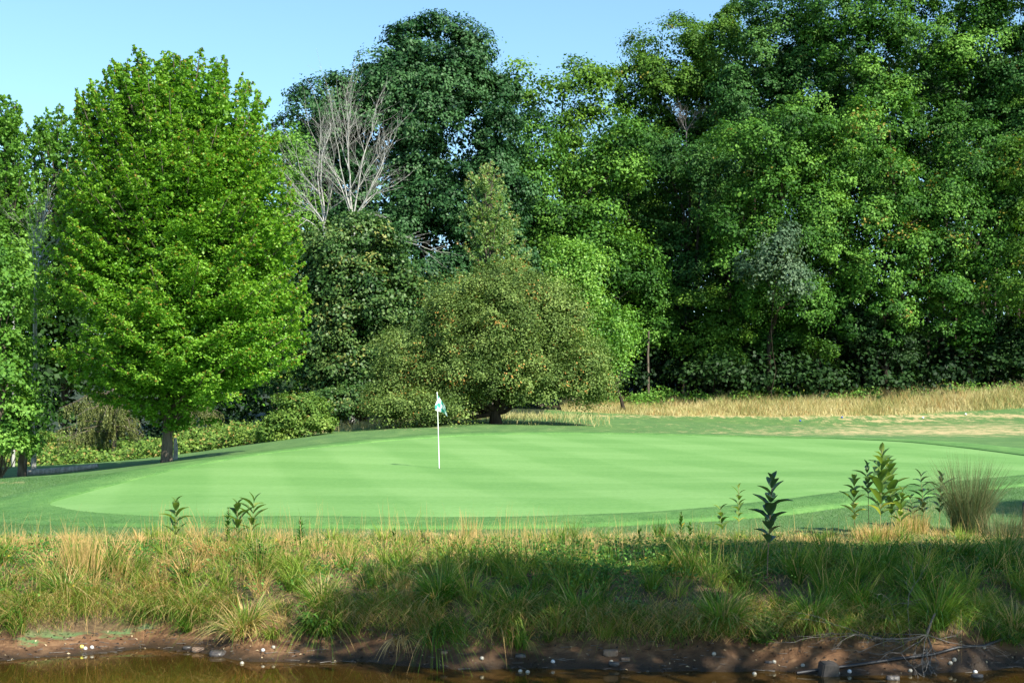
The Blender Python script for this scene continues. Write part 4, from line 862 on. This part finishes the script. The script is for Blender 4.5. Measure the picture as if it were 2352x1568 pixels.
# ------------------------------------------------------------------ flagstick
FX,FY = sx(1009,40.), 40.; FZ = gz(FX,FY)+.02
root = empty('flagstick',(FX,FY,FZ),'white flagstick with green and white checked flag standing in the putting green','flagstick')
T = Tubes(); T.add([(0,0,-.05),(-.03,0,1.05),(-.062,0,2.13)],[.013,.012,.010],10); T.build('pole',M['pole'],root)
T = Tubes(); T.add([(-.062,0,2.12),(-.0635,0,2.15),(-.064,0,2.165)],[.016,.016,.006],10); T.build('pole_tip',M['pole'],root)
T = Tubes(); T.add([(0,0,.001),(0,0,.006)],[.054,.050],20); T.build('cup',M['cup'],root)
# flag hangs in folds: 5 x 7 check, cloth drooping from the pole
nu, nv = 30, 24; V=[]; F=[]; mi=[]
for i_ in range(nu+1):
    u = i_/nu
    for j_ in range(nv+1):
        v = j_/nv           # v down the pole
        fold = math.sin(u*math.pi*2.1+.5)*(.03+.085*v)*min(1,u*3)
        x_ = -.055+.35*u*(.62+.22*v); z_ = 2.10-.36*v-.34*u*(.95-.15*v); y_ = -.03*u-fold
        if u < .5: x_ = x_ 
        V.append((x_*1.0-.115*math.sin(v*math.pi*.6)*math.exp(-((u-.32)/.16)**2)*1.35, y_, z_))
for i_ in range(nu):
    for j_ in range(nv):
        a = i_*(nv+1)+j_; F.append([a,a+1,a+nv+2,a+nv+1]); mi.append((int(i_/nu*4)+int(j_/nv*3))%2)
fl = mesh_obj('flag',np.array(V),F,[M['flaggreen'],M['flagwhite']],root,smooth=True); fl.data.polygons.foreach_set('material_index',np.array(mi,dtype=np.int32))

# ------------------------------------------------------------------ small things
import bmesh
def ico(name, r, mat, loc, label, cat, group=None, squash=(1,1,1), sub=3, rough=0., seed=0, dimple=False):
    bm = bmesh.new(); bmesh.ops.create_icosphere(bm, subdivisions=sub, radius=r); rg = np.random.default_rng(seed)
    if rough:
        ph = rg.uniform(0,6,6)
        for v in bm.verts:
            c = v.co/r; k = 1+rough*(math.sin(c.x*3+ph[0])+math.sin(c.y*3.3+ph[1])+math.sin(c.z*2.7+ph[2])+.5*math.sin(c.x*7+ph[3])+.5*math.sin(c.y*8+ph[4]))
            v.co *= k
            v.co.x = max(-r*.8,min(r*.85,v.co.x)); v.co.z = max(-r*.7,min(r*.62,v.co.z))
    if dimple:
        for v in bm.verts:
            if v.index % 3 == 0: v.co *= .975
    for v in bm.verts: v.co.x *= squash[0]; v.co.y *= squash[1]; v.co.z *= squash[2]
    me = bpy.data.meshes.new(name); bm.to_mesh(me); bm.free(); me.materials.append(mat)
    if not rough: me.polygons.foreach_set('use_smooth', np.ones(len(me.polygons),dtype=bool))
    o = bpy.data.objects.new(name,me); col.objects.link(o); o.location = loc; return tag(o,label,cat,group)
def water_or_ground(px,py):
    Y_ = EYE*FP/(py-HY); X_ = sx(px,Y_)
    if gz(X_,Y_) <= 0: return X_,Y_,0.
    return onground(px,py,13.)
GB='golf balls lying along the waterline'
balls = [(1270,1524,'ballwhite',1,'cleanest white golf ball on the mud below the middle tussock'),(1195,1541,'ball',0,'golf ball in the water left of the cleanest white ball'),(1212,1543,'ball',0,'golf ball in the water nearest below left of the cleanest white ball'),
 (556,1523,'ball',1,'golf ball on wet mud below the straw tussock, left one'),(604,1495,'ballwhite',1,'white golf ball on dry mud left of the broad leaved plant'),(628,1490,'ball',1,'dull golf ball just right of the white one left of the broad leaved plant'),
 (188,1489,'ballyellow',1,'yellow golf ball near the left, first of the three in a row'),(196,1492,'ballwhite',1,'middle white ball beside the yellow golf ball'),(211,1491,'ballwhite',1,'white ball furthest right of the three near the left'),
 (1404,1524,'ball',0,'small dull golf ball in the water right of the cleanest white ball'),(1778,1521,'ball',1,'golf ball on brown mud left of the stone block'),(1844,1531,'ball',1,'golf ball at the waterline immediately left of the stone block'),(1733,1547,'ball',0,'golf ball in shaded water below the leafy sprawl'),
 (1924,1549,'ball',0,'brownish golf ball half sunk right of the stone block'),(1951,1546,'ballwhite',0,'flat looking white ball in the water right of the brownish one'),(2091,1542,'ball',0,'golf ball at the waterline under the dead twigs'),
 (2183,1528,'ball',1,'front ball of the two lying together right of the dead twigs'),(2192,1523,'ball',1,'rear ball of the two lying together right of the dead twigs'),(2240,1543,'ballwhite',0,'white golf ball at the waterline near the right frame edge'),(2260,1488,'ball',1,'golf ball resting against the black pipe near the right frame edge'),
 (1640,1505,'ball',1,'tiny looking ball on the mud below the sunlit tussock'),(1107,1520,'ball',1,'ball on the mud left of the cleanest white golf ball')]
for k,(px,py,mt,on,lab) in enumerate(balls):
    X_,Y_,Z_ = water_or_ground(px,py); ico('golf_ball',.0225,M[mt],(X_,Y_,Z_+(.008 if Z_>0.005 else .002)),lab,'golf ball',GB,sub=3,dimple=True,seed=k)
GT='round tee markers on the far tee'
for px,py,mt,lab in [(1838,966,'teeblue','blue tee marker nearer the middle of the far tee'),(1934,958,'teeblue','blue tee marker further right, close to the tall dry grass'),(2120,959,'teewhite','white tee marker right of the blue ones on the far tee'),(2218,951,'teewhite','white tee marker furthest right by the tall dry grass')]:
    X_,Y_,Z_ = onground(px,py+2,60); 
    if Y_>112 or Y_<70: Y_=103.; X_=sx(px,Y_); Z_=gz(X_,Y_)
    ico('tee_marker',.075,M[mt],(X_,Y_,Z_+.07),lab,'tee marker',GT,sub=3)
GS='stones on the mud'
for k,(px,py,r,mt,lab) in enumerate([(1402,1503,.085,'stonewarm','upright angular stone on the mud below the middle of the bank'),(1437,1520,.05,'stonewarm','flat brown stone right of the upright angular stone'),(1195+0,1512,.06,'stone','dark stone left of the cleanest golf ball'),(455,1497,.07,'stonewarm','pale brown stone on the mud at the left below the straw tussock'),(430,1492,.05,'stone','dark stone just left of the pale brown stone'),
   (500,1505,.10,'stone','long dark wet stone at the waterline at the left'),(2050,1560,.07,'stone','flat stone just under the water below the dead twigs'),(1765,1524,.04,'stone','small dark stone near the leafy sprawl'),(1020,1505,.04,'stonewarm','small stone on the brown mud below the low dark tussock'),(2245,1555,.06,'stone','stone in the water below the white ball at the right'),(1410,1530,.06,'stone','dark stone at the waterline below the upright angular stone')]):
    X_,Y_,Z_ = water_or_ground(px,py); ico('stone',r,M[mt],(X_,Y_,Z_+r*.18),lab,'stone',GS,squash=(1.1,.8,.62),rough=.07,seed=k+3)
# block
X_,Y_,_ = water_or_ground(1905,1552); bm = bmesh.new(); bmesh.ops.create_cube(bm,size=1.)
for v in bm.verts: v.co.x *= .20*(.80 if v.co.z>0 else 1); v.co.y *= .16; v.co.z *= .20
bmesh.ops.bevel(bm,geom=bm.edges[:],offset=.012,segments=2,affect='EDGES'); me = bpy.data.meshes.new('stone_block'); bm.to_mesh(me); bm.free(); me.materials.append(M['stone']); o = bpy.data.objects.new('stone_block',me); col.objects.link(o); o.location=(X_,Y_+.05,.03); o.rotation_euler=(.1,.03,.15); tag(o,'square dark stone block standing in the water edge at the right','stone block')
# pipe
pts=[(1830,1550),(1900,1543),(1985,1532),(2060,1522),(2140,1508),(2200,1496),(2260,1488),(2310,1470),(2352,1452),(2420,1430)]
Q = np.array([water_or_ground(a,b_) for a,b_ in pts])+[0,0,.022]; T=Tubes(); T.add(Q,.016,8); o=T.build('drain_pipe',M['hose'],None,Q[0]); o.location=Q[0]; tag(o,'thin black pipe running along the mud at the lower right','pipe')
# dead branch
rng = np.random.default_rng(810); b = np.array(onground(2125,1478)); root = empty('dead_branch',b,'bare grey dead branch on the lower right mud with one stub pointing up','branch')
T=Tubes(); YB=b[1]; stub=np.array([(sx(a,YB),YB-.05,sz(c_,YB)) for a,c_ in [(2126,1455),(2130,1440),(2138,1420),(2145,1405)]]); T.add(stub,[.016,.014,.012,.010],7); T.build('limb',M['deadwood'],root,b)
B=Tubes(); hub=stub[0]
def tw(p,d,ln,r,dep):
    k=4; q=[p]; dd=d
    for _ in range(k):
        dd=nrm(dd+rng.normal(0,.16,3)); nx_=q[-1]+dd*ln/k; nx_[2]=max(nx_[2],gz(nx_[0],nx_[1])+.01); q.append(nx_)
    B.add(np.array(q),np.linspace(r,r*.5,k+1),5)
    if dep: 
        for _ in range(3): tw(q[rng.integers(1,k+1)],nrm(dd+rng.normal(0,.6,3)*[1,.5,.4]),ln*rng.uniform(.4,.7),r*.6,dep-1)
for tx,ty in [(1960,1510),(1880,1470),(2060,1530),(2110,1550),(2140,1545),(2230,1510),(2180,1540),(1985,1540),(2000,1480)]:
    e=np.array(water_or_ground(tx,ty)); v=e+[0,0,.02]-hub; tw(hub,nrm(v),np.linalg.norm(v)*.95,.0055,3)
B.build('twigs',M['deadwood'],root,b)
# dark post at the right frame edge
X_,Y_,Z_ = onground(2357,1225); T=Tubes(); T.add([(0,0,-.2),(0,0,.3),(0,0,.44),(0,0,.455),(0,0,.46)],[.055,.055,.055,.045,.005],16); o=T.build('post',M['post']); o.location=(X_,Y_,Z_); tag(o,'short dark round post cut by the right frame edge','post')

# ------------------------------------------------------------------ light, sky, camera
sd = np.array([math.sin(AZ)*math.cos(EL), -math.cos(AZ)*math.cos(EL), math.sin(EL)])
w = bpy.data.worlds.new('World'); scene.world = w; w.use_nodes = True; nt = w.node_tree
sky = nt.nodes.new('ShaderNodeTexSky'); sky.sky_type = 'NISHITA'; sky.sun_disc = False; sky.sun_elevation = EL; sky.sun_rotation = math.pi-AZ
sky.air_density = 1.0; sky.dust_density = .4; sky.ozone_density = 1.5
bg = nt.nodes['Background']; nt.links.new(mixc(nt, 1., sky.outputs[0], (.90,1.10,1.15), 'MULTIPLY'), bg.inputs[0]); bg.inputs[1].default_value = .095
sl = bpy.data.lights.new('sun','SUN'); sl.energy = 5.0; sl.angle = math.radians(.5); sl.color = (1,.95,.82)
so = bpy.data.objects.new('sun',sl); col.objects.link(so)
from mathutils import Vector
so.rotation_euler = Vector(sd).to_track_quat('Z','Y').to_euler()
cam = bpy.data.cameras.new('camera'); cam.sensor_width = 36; cam.lens = 36*FP/2352; cam.shift_y = (HY-784)/2352; cam.clip_end = 3000
co = bpy.data.objects.new('camera',cam); col.objects.link(co); co.location = (0,0,EYE); co.rotation_euler = (math.pi/2,0,0); scene.camera = co
vs = scene.view_settings; vs.view_transform = 'Standard'; vs.look = 'None'; vs.exposure = 1.2; vs.gamma = 1; vs.use_curve_mapping = False
scene.cycles.max_bounces = 6; scene.cycles.diffuse_bounces = 2; scene.cycles.transparent_max_bounces = 6
